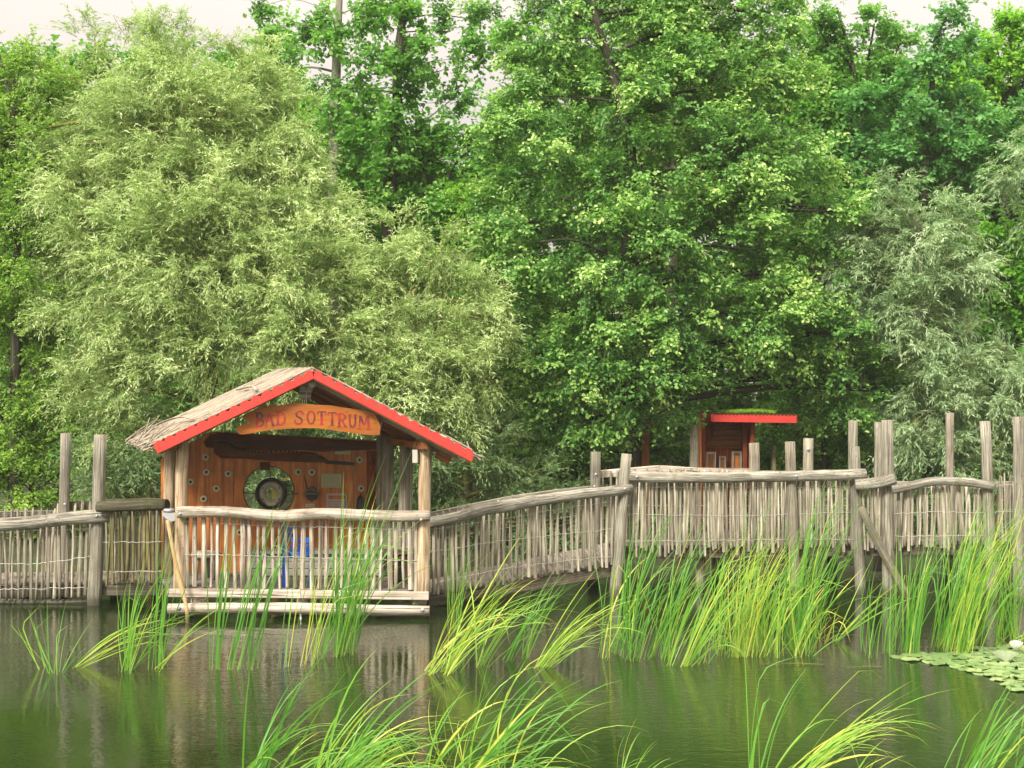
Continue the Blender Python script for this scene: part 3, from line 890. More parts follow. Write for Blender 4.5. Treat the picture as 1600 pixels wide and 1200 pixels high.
# roof
A, B = at(238, 694, 19.6), at(490, 577, 19.6)
DEP = np.array([-.9675, 2.8, .035])
R_ = at(741, 709, 19.6)
roof = MB()
def slab(a, b, th, nn):
    q = [a, b, b + DEP, a + DEP]
    dn = nn * th
    vs = q + [p - dn for p in q]
    roof._add(vs, [(0, 1, 2, 3), (7, 6, 5, 4), (0, 4, 5, 1), (1, 5, 6, 2), (2, 6, 7, 3), (3, 7, 4, 0)], [(p[0], p[2], p[1]) for p in vs])
nl = nrm(np.cross(B - A, DEP)); nl = nl if nl[2] > 0 else -nl
nr = nrm(np.cross(R_ - B, DEP)); nr = nr if nr[2] > 0 else -nr
A_, B_, R2 = A - [0, 0, .035], B - [0, 0, .035], R_ - [0, 0, .035]
slab(A_, B_, .03, nl); slab(B_, R2, .03, nr)
ro = roof.build('roof', M['soffit'], hut)
for s, (a, b, nn) in enumerate(((A, B, nl), (R_, B, nr))):
    for t in (.12, .58, .97):
        m = MB(); off = DEP * t - nn * .09
        m.beam(a + (b - a) * .03 + off, a + (b - a) * .985 + off, .07, .11); m.build('rafter', M['soffit'] if t > .2 else M['grey_warm'], ro)
    for u in (.16, .45, .75):
        m = MB(); q = a + (b - a) * u - nn * .042
        m.beam(q + DEP * .02, q + DEP * .98, .05, .02, up=nn); m.build('batten', M['soffit'], ro)
m = MB(); m.tube([B + DEP * .02 - [0, 0, .19], B + DEP * .98 - [0, 0, .19]], .06, 10); m.build('ridge_beam', M['grey_warm'], ro)
for px in (272, 664):
    m = MB(); p = at(px, 699 if px < 400 else 697, 19.72) ; m.beam(p, p + DEP * .85, .09, .10); m.build('wall_plate', M['soffit'], ro)
m = MB(); m.box(at(694, 712, 20.1), (.22, .04, .17), (nrm(R_ - B), np.array([0, 1., 0]), np.cross(nrm(R_ - B), [0, 1., 0]))); m.build('eave_board', M['soffit'], ro)
m = MB(); m.prism(tr([(468, 607), (478, 598), (490, 601), (484, 626), (466, 622)][::-1], 19.9), (0, .03, 0)); m.build('gusset', M['grey_warm'], ro)


def fascia(p_out_top, p_ridge_top, p_ridge_bot, p_out_bot, Y, nsc):
    o = []
    a, b = np.array(p_out_top, float), np.array(p_ridge_top, float)
    n = nsc * 8
    d = b - a; ln = np.linalg.norm(d); perp = np.array([-d[1], d[0]]) / ln
    if perp[1] < 0: perp = -perp
    for k in range(n + 1):
        t = k / n
        w = (1 - abs(math.sin(math.pi * nsc * t))) ** 1.0
        q = a + d * t + perp * (5.6 * w - 1.6)
        o.append(at(q[0], q[1], Y))
    o.append(at(*p_ridge_bot, Y)); o.append(at(*p_out_bot, Y))
    m = MB(); m.prism(o, (0, .035, 0)); return m.build('fascia_board', M['red'], ro)


fascia((238, 694), (489.6, 577), (489.6, 591.5), (246.5, 708.5), 19.555, 15)
fascia((742, 707), (490.2, 577), (490.2, 591.5), (737, 721.5), 19.555, 15)
for (a, b) in (((247, 709.5), (489.6, 592.8)), ((736.5, 722.5), (490.2, 592.8))):
    m = MB(); m.beam(at(*a, 19.60), at(*b, 19.60), .06, .014); m.build('drip_batten', M['soffit'], ro)


def thatch(a, b, nn, n, name='thatch'):
    u0 = RNG.uniform(-.025, .93, n); ln = RNG.uniform(.12, .5, n); v0 = RNG.uniform(0.005, 1.0, n)
    u1 = np.minimum(u0 + ln, 1.01); v1 = v0 + RNG.normal(0, .006, n)
    h = RNG.uniform(-.03, .022, n) ; h1 = h + RNG.normal(0, .006, n)
    S = lambda u, v, hh: a + (b - a) * u[:, None] + DEP * v[:, None] + nn * hh[:, None]
    p0, p1 = S(u0, v0, h), S(u1, v1, h1)
    # loose ends at the eave
    k = n // 22
    e0 = S(RNG.uniform(-.075, .02, k), RNG.uniform(.0, 1, k), RNG.uniform(-.05, .04, k)); e1 = e0 + (b - a) * RNG.uniform(.08, .2, k)[:, None] + RNG.normal(0, .07, (k, 3))
    V, L_, G = cones_np(np.vstack([p0, e0]), np.vstack([p1, e1]), RNG.uniform(.007, .018, n + k), .007, 5)
    return np_mesh(name, V, L_, 4, M['straw'], ro, {'gc': G}, smooth=True)


thatch(A, B, nl, 2600); thatch(R_, B, nr, 2600)
m = MB(); S = lambda u, v, hh: A + (B - A) * u + DEP * v + nl * hh
m.tube(spline([S(.27, .03, .07), S(.25, .25, .11), S(.20, .45, .12), S(.10, .75, .08)], 5), .03, 8, squash=.4); m.tube(spline([S(.66, .02, .07), S(.70, .3, .08), S(.66, .6, .07)], 5), .028, 8, squash=.4)
m.build('thatch_batten', M['straw'], ro)

# ---- name sign under the gable
SY = 19.78
cr = [(58, 318), (78, 292), (185, 266), (150, 228), (108, 200), (160, 165), (290, 103), (400, 92), (500, 84), (600, 66), (740, 66), (850, 80), (1000, 86), (1150, 110), (1350, 135), (1450, 168), (1500, 290), (1494, 380), (1400, 382), (1290, 372), (1130, 350), (1000, 330), (850, 312), (700, 314), (560, 320), (420, 330), (300, 346), (180, 370), (100, 378), (66, 352)]
cp = lambda x, y: (360 + x / 6.4, 620 + y / 6.4)
sg = thing('name_sign', 'orange wooden board reading BAD SOTTRUM in red letters under the hut gable', 'sign', at(480, 660, SY))
m = MB(); m.prism([at(*cp(x, y), SY) for x, y in cr], (0, .04, 0)); m.build('board', M['sign'], sg)
m = MB(); m.tube([at(479, 632, SY + .02), at(478.5, 601, SY + .05)], .006, 6); m.tube([at(594, 672, SY + .02), at(596, 660, SY + .05)], .006, 6); m.build('hanging_hook', M['zinc'], sg)
GL = {  # strokes in a unit box (x right, y up): polyline, width
    'B': [([(.2, 0), (.2, 1)], .2), ([(.0, 1), (.6, .98), (.82, .85), (.82, .68), (.6, .54), (.2, .52)], .15), ([(.2, .52), (.65, .5), (.92, .36), (.92, .16), (.66, .02), (0, 0)], .16)],
    'A': [([(.08, 0), (.46, 1)], .13), ([(.46, 1), (.88, 0)], .2), ([(.22, .36), (.72, .36)], .1), ([(-.06, 0), (.26, 0)], .09), ([(.68, 0), (1.04, 0)], .09)],
    'D': [([(.2, 0), (.2, 1)], .2), ([(0, 1), (.55, .97), (.86, .78), (.94, .5), (.86, .22), (.55, .03), (0, 0)], .16)],
    'S': [([(.90, .72), (.86, .92), (.62, 1), (.36, .96), (.18, .8), (.24, .62), (.5, .52), (.74, .4), (.82, .22), (.66, .06), (.4, 0), (.14, .06), (.04, .26), (.12, .30)], .16)],
    'O': [([(.5, 1), (.22, .9), (.08, .66), (.08, .34), (.22, .1), (.5, 0), (.78, .1), (.92, .34), (.92, .66), (.78, .9), (.5, 1)], .16)],
    'T': [([(.5, 0), (.5, 1)], .2), ([(.0, .96), (1, .96)], .12), ([(.03, .76), (.03, 1)], .09), ([(.97, .76), (.97, 1)], .09), ([(.28, 0), (.72, 0)], .09)],
    'R': [([(.2, 0), (.2, 1)], .2), ([(.0, 1), (.6, .98), (.84, .85), (.84, .66), (.6, .52), (.2, .5)], .15), ([(.5, .5), (.86, .02)], .17), ([(-.02, 0), (.42, 0)], .09), ([(.76, 0), (1.04, 0)], .09)],
    'U': [([(.18, 1), (.18, .3), (.32, .06), (.52, 0), (.72, .08), (.84, .3), (.84, 1)], .16), ([(-.02, 1), (.4, 1)], .09), ([(.64, 1), (1.04, 1)], .09)],
    'M': [([(.12, 0), (.18, 1)], .12), ([(.18, 1), (.5, .3)], .16), ([(.5, .3), (.84, 1)], .11), ([(.84, 1), (.9, 0)], .16), ([(-.04, 0), (.3, 0)], .09), ([(.72, 0), (1.08, 0)], .09)]}
SP = [('B', 250, 160, 335, 294), ('A', 345, 158, 440, 290), ('D', 455, 153, 552, 284), ('S', 640, 145, 735, 274), ('O', 765, 143, 848, 270), ('T', 870, 146, 955, 275), ('T', 975, 155, 1060, 285), ('R', 1070, 170, 1160, 298), ('U', 1178, 180, 1262, 306), ('M', 1275, 190, 1392, 322)]
for ch, x0, y0, x1, y1 in SP:
    m = MB()
    for si, (pl, w) in enumerate(GL[ch]):
        P2 = [np.array([x0 + (x1 - x0) * x, y1 - (y1 - y0) * y]) for x, y in pl]
        hw = w * 60
        L1, R1 = [], []
        for i, p in enumerate(P2):
            d = P2[min(i + 1, len(P2) - 1)] - P2[max(i - 1, 0)]; d = d / np.linalg.norm(d); q = np.array([-d[1], d[0]]) * hw / 1
            L1.append(p + q); R1.append(p - q)
        yy = SY - .003 - si * .0008
        for i in range(len(P2) - 1):
            quad = [L1[i], L1[i + 1], R1[i + 1], R1[i]]
            vs = [at(*cp(*q), yy) for q in quad]
            m._add(vs + [v + [0, .0025, 0] for v in vs], [(0, 1, 2, 3), (4, 7, 6, 5), (0, 4, 5, 1), (1, 5, 6, 2), (2, 6, 7, 3), (3, 7, 4, 0)], [(0, 0, 0)] * 8)
    m.build('letter', M['letter'], sg)

# ---- things on and in the hut
wr = thing('wheel_rim', 'steel wheel rim hung by hooks in the round opening of the hut wall', 'wheel rim', at(424, 771, BW))
c0 = at(424, 771, BW - .02); k_ = 1 / F * BW
m = MB(); m.lathe(c0, (0, -1, 0), [(19 * k_, -.02), (24.5 * k_, -.02), (25 * k_, .04), (23.5 * k_, .06), (22.5 * k_, .02), (20 * k_, .02), (19 * k_, .0)], 40); m.build('outer_band', M['black'], wr)
m = MB(); m.lathe(c0, (0, -1, 0), [(9.5 * k_, -.01), (19.2 * k_, -.012), (19.2 * k_, .012), (17 * k_, .03), (14 * k_, .034), (10.5 * k_, .02), (9.5 * k_, .012)], 40); m.build('disc', M['metal'], wr)
m = MB()
for a in (35, 145, 215, 325):
    p = c0 + np.array([math.cos(math.radians(a)), 0, math.sin(math.radians(a))]) * 15.3 * k_ + [0, -.036, 0]
    m.lathe(p, (0, -1, 0), [(.0005, -.01), (.013, -.01), (.013, .003), (.0005, .003)], 10)
m.build('bolt_hole', M['black'], wr)
m = MB(); m.prism(tr([(415, 787), (418, 784.5), (424, 786), (429, 784.5), (432, 787), (429, 790), (424, 790.5), (418, 790)][::-1], BW - .064), (0, .006, 0)); m.build('plate', M['notice'], wr)
for a, b in (((422, 735), (422, 747)), ((380, 770), (399, 771)), ((466, 771.5), (449, 772))):
    m = MB(); m.tube([at(*a, BW - .02), at(*b, BW - .03)], .008, 6); m.build('hook', M['black'], wr)


def notice(label, x0, y0, x1, y1, rows, mat='notice', dy=.012):
    o = thing('notice', label, 'notice', at((x0 + x1) / 2, (y0 + y1) / 2, BW - dy))
    Y = BW - dy
    m = MB(); m.prism(tr([(x0, y0), (x1, y0 + .4), (x1 - .3, y1), (x0 - .3, y1 - .3)][::-1], Y), (0, .008, 0)); m.build('sheet', M[mat], o)
    m = MB()
    for k in range(rows):
        y = y0 + (k + .8) * (y1 - y0) / (rows + .6); x = x0 + 2
        while x < x1 - 3:
            w = random.uniform(1.0, 3.2); e = min(x + w, x1 - 2)
            m.prism(tr([(x, y - .35), (e, y - .35), (e, y + .35), (x, y + .35)][::-1], Y - .0015), (0, .001, 0)); x = e + .7
    if rows: m.build('text_lines', M['ink'], o)


notice('small pale strip of paper high on the right of the hut wall', 524, 703, 548, 710, 2)
notice('large pale green sheet of text pinned on the hut wall', 502.5, 740, 533.5, 762, 10)
notice('tiny pale label low on the wall beneath the stone shelf', 477.5, 787, 491, 793, 1)

o = thing('letter_rack', 'pinkish white open lattice rack fixed low on the hut wall', 'rack', at(526, 784, BW - .03))
m = MB(); Yr = BW - .03
for a, b in (((511.5, 772), (511.5, 798)), ((541, 772.5), (541, 798)), ((511.5, 772.6), (541, 772.6)), ((511.5, 781.6), (541, 781.6)), ((511.5, 785.6), (541, 785.6)), ((511.5, 789.6), (541, 789.6)), ((511.5, 793.8), (541, 793.8))):
    m.beam(at(*a, Yr), at(*b, Yr), .03, .013, up=(0, 1, 0) if a[1] == b[1] else (0, 1, 0))
for px in (521, 531): m.beam(at(px, 782, Yr - .004), at(px, 798, Yr - .004), .018, .03, up=(0, 1, 0))
m.build('frame', M['pink'], o)

o = thing('wall_shelf', 'small grey shelf bracket on the hut wall beside the wheel rim', 'shelf', at(486, 773, BW - .08))
m = MB(); m.box(at(486, 771.5, BW - .09), (.235, .15, .022)); m.build('board', M['grey'], o)
m = MB(); m.prism(tr([(477, 773), (496, 773), (494, 780), (487, 784), (480, 780)][::-1], BW - .05), (0, .04, 0)); m.build('bracket', M['black'], o)
m = MB(); m.tube([at(475, 745, BW - .02), at(477, 752, BW - .02), at(480, 762, BW - .04)], .008, 6); m.build('wire_hook', M['black'], o)
for px, py, rr in ((482, 766, .045), (488, 765, .055), (493.5, 767, .04)):
    m = MB(); m.ball(at(px, py, BW - .1), rr, 10, (1, .9, .85), .12); tag(m.build('stone', M['stone'], None), {482: 'small dark stone at the left end of the wall shelf', 488: 'largest dark stone in the middle of the wall shelf', 493.5: 'smallest dark stone at the right end of the wall shelf'}[px], 'stone', 'stones on the wall shelf')

o = thing('ship_bell', 'black bell shaped iron thing hung low at the right end of the hut wall', 'bell', at(563, 785, BW - .1))
m = MB(); m.lathe(at(563, 800, BW - .1), (0, 0, 1), [(.0005, 0), (.075, 0), (.07, .04), (.055, .10), (.05, .19), (.035, .235), (.0005, .245)], 18); m.build('body', M['black'], o)
m = MB(); m.tube([at(563, 775, BW - .1), at(563, 772, BW - .06), at(563, 771, BW - .01)], .01, 6); m.build('hanger', M['black'], o)

# blue chair
CY = 20.3
o = thing('blue_chair', 'bright blue wooden chair with a tall back post behind the hut railing', 'chair', at(465, 915, CY + .1))
def cbeam(a, b, ya, yb2, w, h, name, up=(0, 1, 0)):
    m = MB(); m.beam(at(*a, ya), at(*b, yb2), w, h, up=up); m.build(name, M['blue'], o)
cbeam((446, 819), (445, 921), CY - .22, CY - .22, .075, .05, 'back_post')
cbeam((461, 818), (461, 905), CY + .22, CY + .22, .045, .045, 'back_post')
cbeam((485.5, 872), (484, 914), CY - .05, CY - .05, .042, .042, 'front_leg')
cbeam((489, 868), (489, 905), CY + .22, CY + .22, .04, .04, 'front_leg')
for y in (826, 836):
    cbeam((447, y), (460, y - 1), CY - .2, CY + .2, .025, .06, 'back_slat', up=(0, 0, 1))
for k, y in enumerate((844.5, 855.5)):
    cbeam((455, y), (489, y), CY + .2, CY + .2, .03, .075, 'side_rail', up=(0, 0, 1))
m = MB(); m.box(at(468.5, 864, CY + .03), (.36, .42, .06)); m.build('seat', M['blue'], o)
cbeam((450, 869.5), (486, 869.5), CY - .14, CY - .08, .03, .045, 'apron', up=(0, 0, 1))

# pale chest along the wall, stool on the left, bench on the right
o = thing('storage_chest', 'long pale grey green wooden chest standing along the hut back wall', 'chest', at(512, 908, 21.45))
cz = flz
x0, x1 = X(384, 21.3), X(598, 21.3); zt = at(0, 866, 21.3)[2]
m = MB()
for k in range(3): m.regrain(); m.box(((x0 + x1) / 2 , 21.5, cz + (zt - cz) * (k + .5) / 3), (x1 - x0, .36, (zt - cz) / 3 - .008))
m.build('body', M['chest'], o)
m = MB(); m.box(((x0 + x1) / 2, 21.48, zt + .025), (x1 - x0 + .08, .46, .045)); m.build('lid', M['rail_moss'] if False else M['chest'], o)

o = thing('log_stool', 'grey log stool with plank top inside the hut behind its left post', 'stool', at(318, 905, 21.0))
m = MB(); m.lathe(at(322, 868, 21.0), (0, 0, 1), [(.0005, -.02), (.21, -.02), (.215, .03), (.20, .06), (.0005, .06)], 20); m.build('seat', M['pale_grey'], o)
for dx, dy in ((-.11, -.1), (.11, -.1), (.0, .12)):
    m = MB(); b = at(322, 868, 21.0) + [dx, dy, -.015]; m.tube([np.array([b[0] + dx * .25, b[1] + dy * .25, cz]), b], .04, 9); m.build('leg', M['grey_warm'], o)

o = thing('log_bench', 'brown plank bench with a low back inside the hut at its right side', 'bench', at(630, 905, 20.75))
bx0, bx1 = X(597, 20.6), X(652, 20.6)
m = MB(); m.box(((bx0 + bx1) / 2, 20.65, at(0, 861, 20.6)[2]), (bx1 - bx0, .36, .08)); m.build('seat', M['grey_warm'], o)
m = MB(); m.box(((bx0 + bx1) / 2 + .03, 20.66, at(0, 870, 20.6)[2]), (bx1 - bx0 - .06, .28, .06)); m.build('apron', M['kioskred'], o)
for px in (615, 644):
    m = MB(); p = at(px, 893, 20.6); m.box((p[0], 20.62, (cz + at(0, 874, 20.6)[2]) / 2), (.13, .2, at(0, 874, 20.6)[2] - cz)); m.build('leg', M['soffit'], o)
for px in (620, 636, 648):
    m = MB(); p = at(px, 836, 20.8); m.box((p[0], 20.82, p[2]), (.12, .04, .42)); m.build('back_board', M['grey_warm'], o)

# debarked branch leaning on the hut corner
m = MB(); m.tube(spline([at(262, 813, 19.78), at(266, 835, 19.78), at(272, 868, 19.77), at(279, 900, 19.75), at(287, 930, 19.72), at(292, 955, 19.7), at(293, 985, 19.68)], 5), [.027] * 12 + [.031] * 10 + [.027] * 9, 10, wob=.06)
wood_y = wood('barked_yellow_branch', (0.42, 0.29, 0.12), (0.58, 0.44, 0.22), (0.66, 0.55, 0.34), crack=.5, grain=8)
tag(m.build('branch', wood_y, None), 'thin crooked yellow branch leaning at the left corner of the hut', 'branch')

# drain spout under the log
o = thing('water_spout', 'small pale spout dripping under the bottom log of the hut', 'spout', at(470, 966, 19.85))
m = MB(); m.lathe(at(470, 961, 19.9), (0, 0, 1), [(.0005, -.05), (.012, -.05), (.012, .0), (.022, .01), (.022, .03), (.0005, .03)], 10); m.build('pipe', M['white'], o)
m = MB(); m.ball(at(470, 966.5, 19.88), .016, 8, (1, 1, 1.8)); m.build('drip', M['white'], o)

# ================================================================== kiosk behind the right walk
KY = 26.8
ko = thing('info_kiosk', 'small red brown information kiosk with flat red roof behind the boardwalk', 'kiosk', at(1130, 850, KY + .8))
kz = .55
a, b = at(1114, 652, KY), at(1243, 654, KY)
D2 = np.array([0, 1.7, 0])
m = MB(); m.prism([a + [0, .05, .02], b + [0, .05, .02], b + D2 + [0, 0, .02], a + D2 + [0, 0, .02]], (0, 0, .06)); kr = m.build('roof', M['brown'], ko)


def saw_board(p, q, h0, n, th):
    o = []
    up = np.array([0, 0, 1.0])
    for k in range(n * 2 + 1):
        t = k / (n * 2); o.append(p + (q - p) * t + up * (h0 / 2 + (.0 if k % 2 else .028)))
    o.append(q - up * h0 / 2); o.append(p - up * h0 / 2)
    m = MB(); m.prism(o, th); return m.build('fascia_board', M['red'], kr)


saw_board(at(1114, 654, KY), at(1243.5, 656, KY), .118, 22, (0, .03, 0))
saw_board(at(1114, 654, KY) + [0, .035, 0], at(1114, 654, KY) + D2, .118, 10, (-.03, 0, 0))
saw_board(at(1243.5, 656, KY) + [0, .035, 0], at(1243.5, 656, KY) + D2, .118, 10, (.03, 0, 0))
# moss on the roof
n = 7000
mp_ = np.stack([RNG.uniform(a[0] + .35, b[0] - .35, n), RNG.uniform(KY + .02, KY + 1.6, n), np.zeros(n)], 1)
hump = .045 * np.exp(-((mp_[:, 0] - X(1180, KY)) / .42) ** 2) * RNG.uniform(.2, 1, n) + .02
mp_[:, 2] = a[2] + .065 + hump
dd = nrm(RNG.normal(0, 1, (n, 3)) + [0, 0, .8])
MOSS = (mp_, dd)
post(1085, 664, 1084, 845, KY + .25, .085, ko, M['grey_warm'], zbot=kz)
for px, w, mt in ((1091, .12, 'orange'), (1101, .09, 'kioskred')):
    m = MB(); p = at(px, 700, KY + .3); m.box((p[0], KY + .32 + (px - 1091) * .02, (kz + a[2]) / 2), (w, .10, a[2] - kz - .02)); m.build('side_board', M[mt], ko)
m = MB(); p0, p1 = X(1098, KY + .9), X(1166, KY + .9); m.box(((p0 + p1) / 2, KY + .9, (kz + a[2]) / 2), (p1 - p0, .05, a[2] - kz - .03)); kb = m.build('back_panel', M['kioskred'], ko)
for px in (1163, 1172):
    m = MB(); p = at(px, 700, KY + .6); m.box((p[0], KY + .55, (kz + a[2]) / 2), (.08, .5 if px > 1165 else .08, a[2] - kz - .025)); m.build('side_board', M['kioskred'], ko)
m = MB(); m.prism(tr([(1104, 694), (1113, 684), (1116, 672), (1124, 664), (1150, 663), (1160, 672), (1162, 694), (1155, 700), (1106, 700)][::-1], KY + .80), (0, .04, 0)); kc = m.build('carved_panel', M['soffit'], ko)
m = MB()
for row, (y, xa, xb) in enumerate(((680, 1128, 1154), (688, 1115, 1150), (697, 1108, 1154))):
    x = xa
    while x < xb:
        w = random.uniform(1.2, 2.6); m.prism(tr([(x, y - 1.4), (x + w, y - 1.2), (x + w, y + 1.2), (x, y + 1)][::-1], KY + .796), (0, .003, 0)); x += w + 1.1
m.build('lettering', M['brown'], kc)
for k, (x0, y0, x1, mt) in enumerate(((1102.5, 706, 1118.5, 'pale_grey'), (1123.5, 713, 1134.5, 'grey_warm'), (1143, 705, 1159, 'grey_warm'))):
    Yd = KY + .74; m = MB()
    w = (x1 - x0) / F * Yd; zt_ = at(0, y0, Yd)[2]; h = zt_ - kz - .1; xc = (X(x0, Yd) + X(x1, Yd)) / 2
    fw = .035 if k == 1 else .045
    m.box((xc - w / 2 + fw / 2, Yd, zt_ - h / 2), (fw, .06, h)); m.box((xc + w / 2 - fw / 2, Yd, zt_ - h / 2), (fw, .06, h)); m.box((xc, Yd, zt_ - fw / 2 - .001), (w - 2 * fw - .002, .06, fw))
    dr = m.build('door_frame', M[mt], ko)
    m = MB(); m.box((xc, Yd + .03, zt_ - h / 2 - fw / 2), (w - 2 * fw - .004, .02, h - fw - .004)); m.build('door_leaf', M['orange'], dr)
m = MB(); m.box(((X(1080, KY + .8) + X(1240, KY + .8)) / 2, KY + .85, kz - .06), (2.2, 1.8, .12)); m.build('platform', M['deck'], ko)
m = MB(); p = at(1209, 700, KY + 1.0); m.tube([np.array([p[0], KY + 1.0, kz]), np.array([p[0], KY + 1.0, at(0, 696, KY + 1)[2]])], .05, 10, wob=.05); m.build('stub_post', M['picket_moss'], ko)

ks = thing('shelter', 'dark brown post and roof corner of another shelter half hidden by the alder', 'shelter', at(1008, 850, 27.6))
m = MB(); p = at(1008, 700, 27.6); m.box((p[0], 27.6, (.5 + at(0, 676, 27.6)[2]) / 2), (.15, .15, at(0, 676, 27.6)[2] - .5)); m.build('post', M['soffit'], ks)
m = MB(); m.beam(at(985, 668, 27.6), at(1030, 666, 27.6), .16, .15); m.build('roof_beam', M['soffit'], ks)
m = MB(); m.beam(at(985, 668, 28.2), at(1030, 666, 28.2), 1.3, .05); m.build('roof', M['brown'], ks)

# ================================================================== foliage
def leaf_arrays(base, ldir, n, L, w, v, kind):
    s = np.cross(n, ldir)
    L = L[:, None]; w = w[:, None]
    if kind == 'lance':
        V = np.stack([base, base + ldir * L * .42 + s * w * .5 + n * w * .12, base + ldir * L - n * L * .10, base + ldir * L * .42 - s * w * .5 + n * w * .12], 1)
        q = np.array([[0, 1, 2, 3]])
    else:
        V = np.stack([base, base + ldir * L * .32 + s * w * .44 + n * w * .16, base + ldir * L * .76 + s * w * .40 + n * w * .10, base + ldir * L - n * L * .10,
                      base + ldir * L * .76 - s * w * .40 + n * w * .10, base + ldir * L * .32 - s * w * .44 + n * w * .16], 1)
        q = np.array([[0, 3, 2, 1], [0, 5, 4, 3]])
    k = V.shape[1]
    loops = ((np.arange(len(V)) * k)[:, None, None] + q[None]).reshape(-1)
    return V.reshape(-1, 3), loops, np.repeat(v, k)


KIND = {
    # cd clumps a square metre of blob, T twigs, K leaves, tl twig length, o outward, sp spread, flat, droop, leaf length/width, ...
    'willow': dict(ns=14, sf=.9, sr=.42, cd=50, T=11, K=18, tl=.62, o=.9, sp=.55, flat=.9, droop=.28, up=.35, ll=.090, lw=.023, ls=.55, lt=.8, ld=.15, nu=.7, no=.5, nr=.8, tip=.16, kind='lance', tw=.0022),
    'willow_grey': dict(ns=9, sf=.8, sr=.42, cd=46, T=9, K=16, tl=.60, o=1.0, sp=.5, flat=.9, droop=.35, up=.4, ll=.11, lw=.026, ls=.5, lt=.8, ld=.25, nu=.7, no=.5, nr=.7, tip=.12, kind='lance', tw=.0022),
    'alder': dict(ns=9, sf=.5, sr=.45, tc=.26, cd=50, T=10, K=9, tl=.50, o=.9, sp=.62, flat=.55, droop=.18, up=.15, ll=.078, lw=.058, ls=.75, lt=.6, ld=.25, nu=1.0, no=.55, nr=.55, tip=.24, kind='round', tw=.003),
    'broad': dict(cd=27, T=9, K=9, tl=.58, o=.8, sp=.7, flat=.6, droop=.12, up=.2, ll=.105, lw=.085, ls=.75, lt=.6, ld=.2, nu=1.0, no=.5, nr=.6, tip=.16, kind='round', tw=.0035),
    'small': dict(cd=38, T=10, K=12, tl=.5, o=.8, sp=.7, flat=.6, droop=.12, up=.2, ll=.064, lw=.040, ls=.75, lt=.6, ld=.1, nu=1.0, no=.5, nr=.6, tip=.16, kind='round', tw=.004),
    'far': dict(cd=26, T=8, K=9, tl=.8, o=.8, sp=.7, flat=.7, droop=.1, up=.2, ll=.15, lw=.12, ls=.75, lt=.6, ld=.2, nu=1.0, no=.5, nr=.7, tip=.12, kind='round', tw=.007),
}


def sprays(blobs, p, dens=1.0):
    cs, outs, cvs = [], [], []
    for c, r, dz, de in blobs:
        n = max(4, int(p['cd'] * r * r * de * dens))
        ns = max(3, int(p.get('ns', 9) * (.5 + .5 * de)))          # boughs: flattened clouds of clumps on the blob
        sd = nrm(RNG.normal(0, 1, (ns, 3)))
        sc = sd * (RNG.uniform(.5, 1.0, ns)[:, None] * r) * np.array([1, dz, .95])
        j = RNG.integers(0, ns, n)
        q = nrm(RNG.normal(0, 1, (n, 3))) * RNG.uniform(.1, 1, n)[:, None] ** .6 * np.array([1, 1, p.get('sf', .5)])
        pos_ = sc[j] + q * (p.get('sr', .42) * r * RNG.uniform(.75, 1.25, ns)[j])[:, None]
        d = nrm(sd[j] + q * .8)
        lo = RNG.uniform(0, 1, n) < .22                            # the rest fill the inside
        u = nrm(RNG.normal(0, 1, (n, 3)))
        far_ = RNG.uniform(0, 1, n) < .06                           # stray sprays beyond the outline
        pos_[far_] *= 1.22
        pos_[lo] = u[lo] * (RNG.uniform(.2, .85, n)[lo] * r)[:, None]; d[lo] = u[lo]
        cs.append(c + pos_)
        outs.append(nrm(d + np.array([0, 0, p['up']])))
        tipc = (q * nrm(sd[j] + np.array([0, 0, .6]))).sum(-1)                # young shoots paler; painted highlight on outer upper clumps, shade on inner lower ones
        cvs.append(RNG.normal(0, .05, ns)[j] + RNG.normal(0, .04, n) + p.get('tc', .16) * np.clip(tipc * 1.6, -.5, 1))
    c, o = np.vstack(cs), np.vstack(outs)
    nc, T, K = len(c), p['T'], p['K']
    cv = np.concatenate(cvs)
    st = np.repeat(c, T, 0) + RNG.normal(0, .07, (nc * T, 3))
    oo = np.repeat(o, T, 0)
    td = nrm(oo * p['o'] + RNG.normal(0, 1, (nc * T, 3)) * p['sp'] * np.array([1, 1, p['flat']]))
    L = RNG.uniform(.55, 1.25, nc * T) * p['tl']
    st = st - td * (L * .3)[:, None]
    t = (np.arange(K) + RNG.uniform(0, 1, (nc * T, K))) / K
    g = np.array([0, 0, -p['droop']])
    pos = st[:, None] + td[:, None] * (L[:, None] * t)[..., None] + g * (L[:, None] * t * t)[..., None]
    tan = nrm(td[:, None] + 2 * g * t[..., None])
    side = nrm(np.cross(tan, np.array([0, 0, 1.0]) + RNG.normal(0, .5, tan.shape))) * np.where(np.arange(K) % 2, 1, -1)[None, :, None]
    ld = nrm(tan * p['lt'] + side * p['ls'] + RNG.normal(0, .28, tan.shape) + np.array([0, 0, -p['ld']]))
    nn = np.array([0, 0, p['nu']]) + oo[:, None] * p['no'] + RNG.normal(0, p['nr'], tan.shape)
    nn = nrm(nn - ld * (nn * ld).sum(-1, keepdims=True))
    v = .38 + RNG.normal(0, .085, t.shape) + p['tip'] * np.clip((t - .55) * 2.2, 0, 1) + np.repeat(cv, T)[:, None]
    S = pos.shape[0] * pos.shape[1]
    ll = RNG.uniform(.65, 1.2, S) * p['ll']; lw = ll / p['ll'] * p['lw'] * RNG.uniform(.8, 1.15, S)
    A = leaf_arrays(pos.reshape(-1, 3), ld.reshape(-1, 3), nn.reshape(-1, 3), ll, lw, np.clip(v.reshape(-1), 0, 1), p['kind'])
    tw0, tw1 = st, st + td * L[:, None] + g * L[:, None]
    return A, (tw0, tw1), c


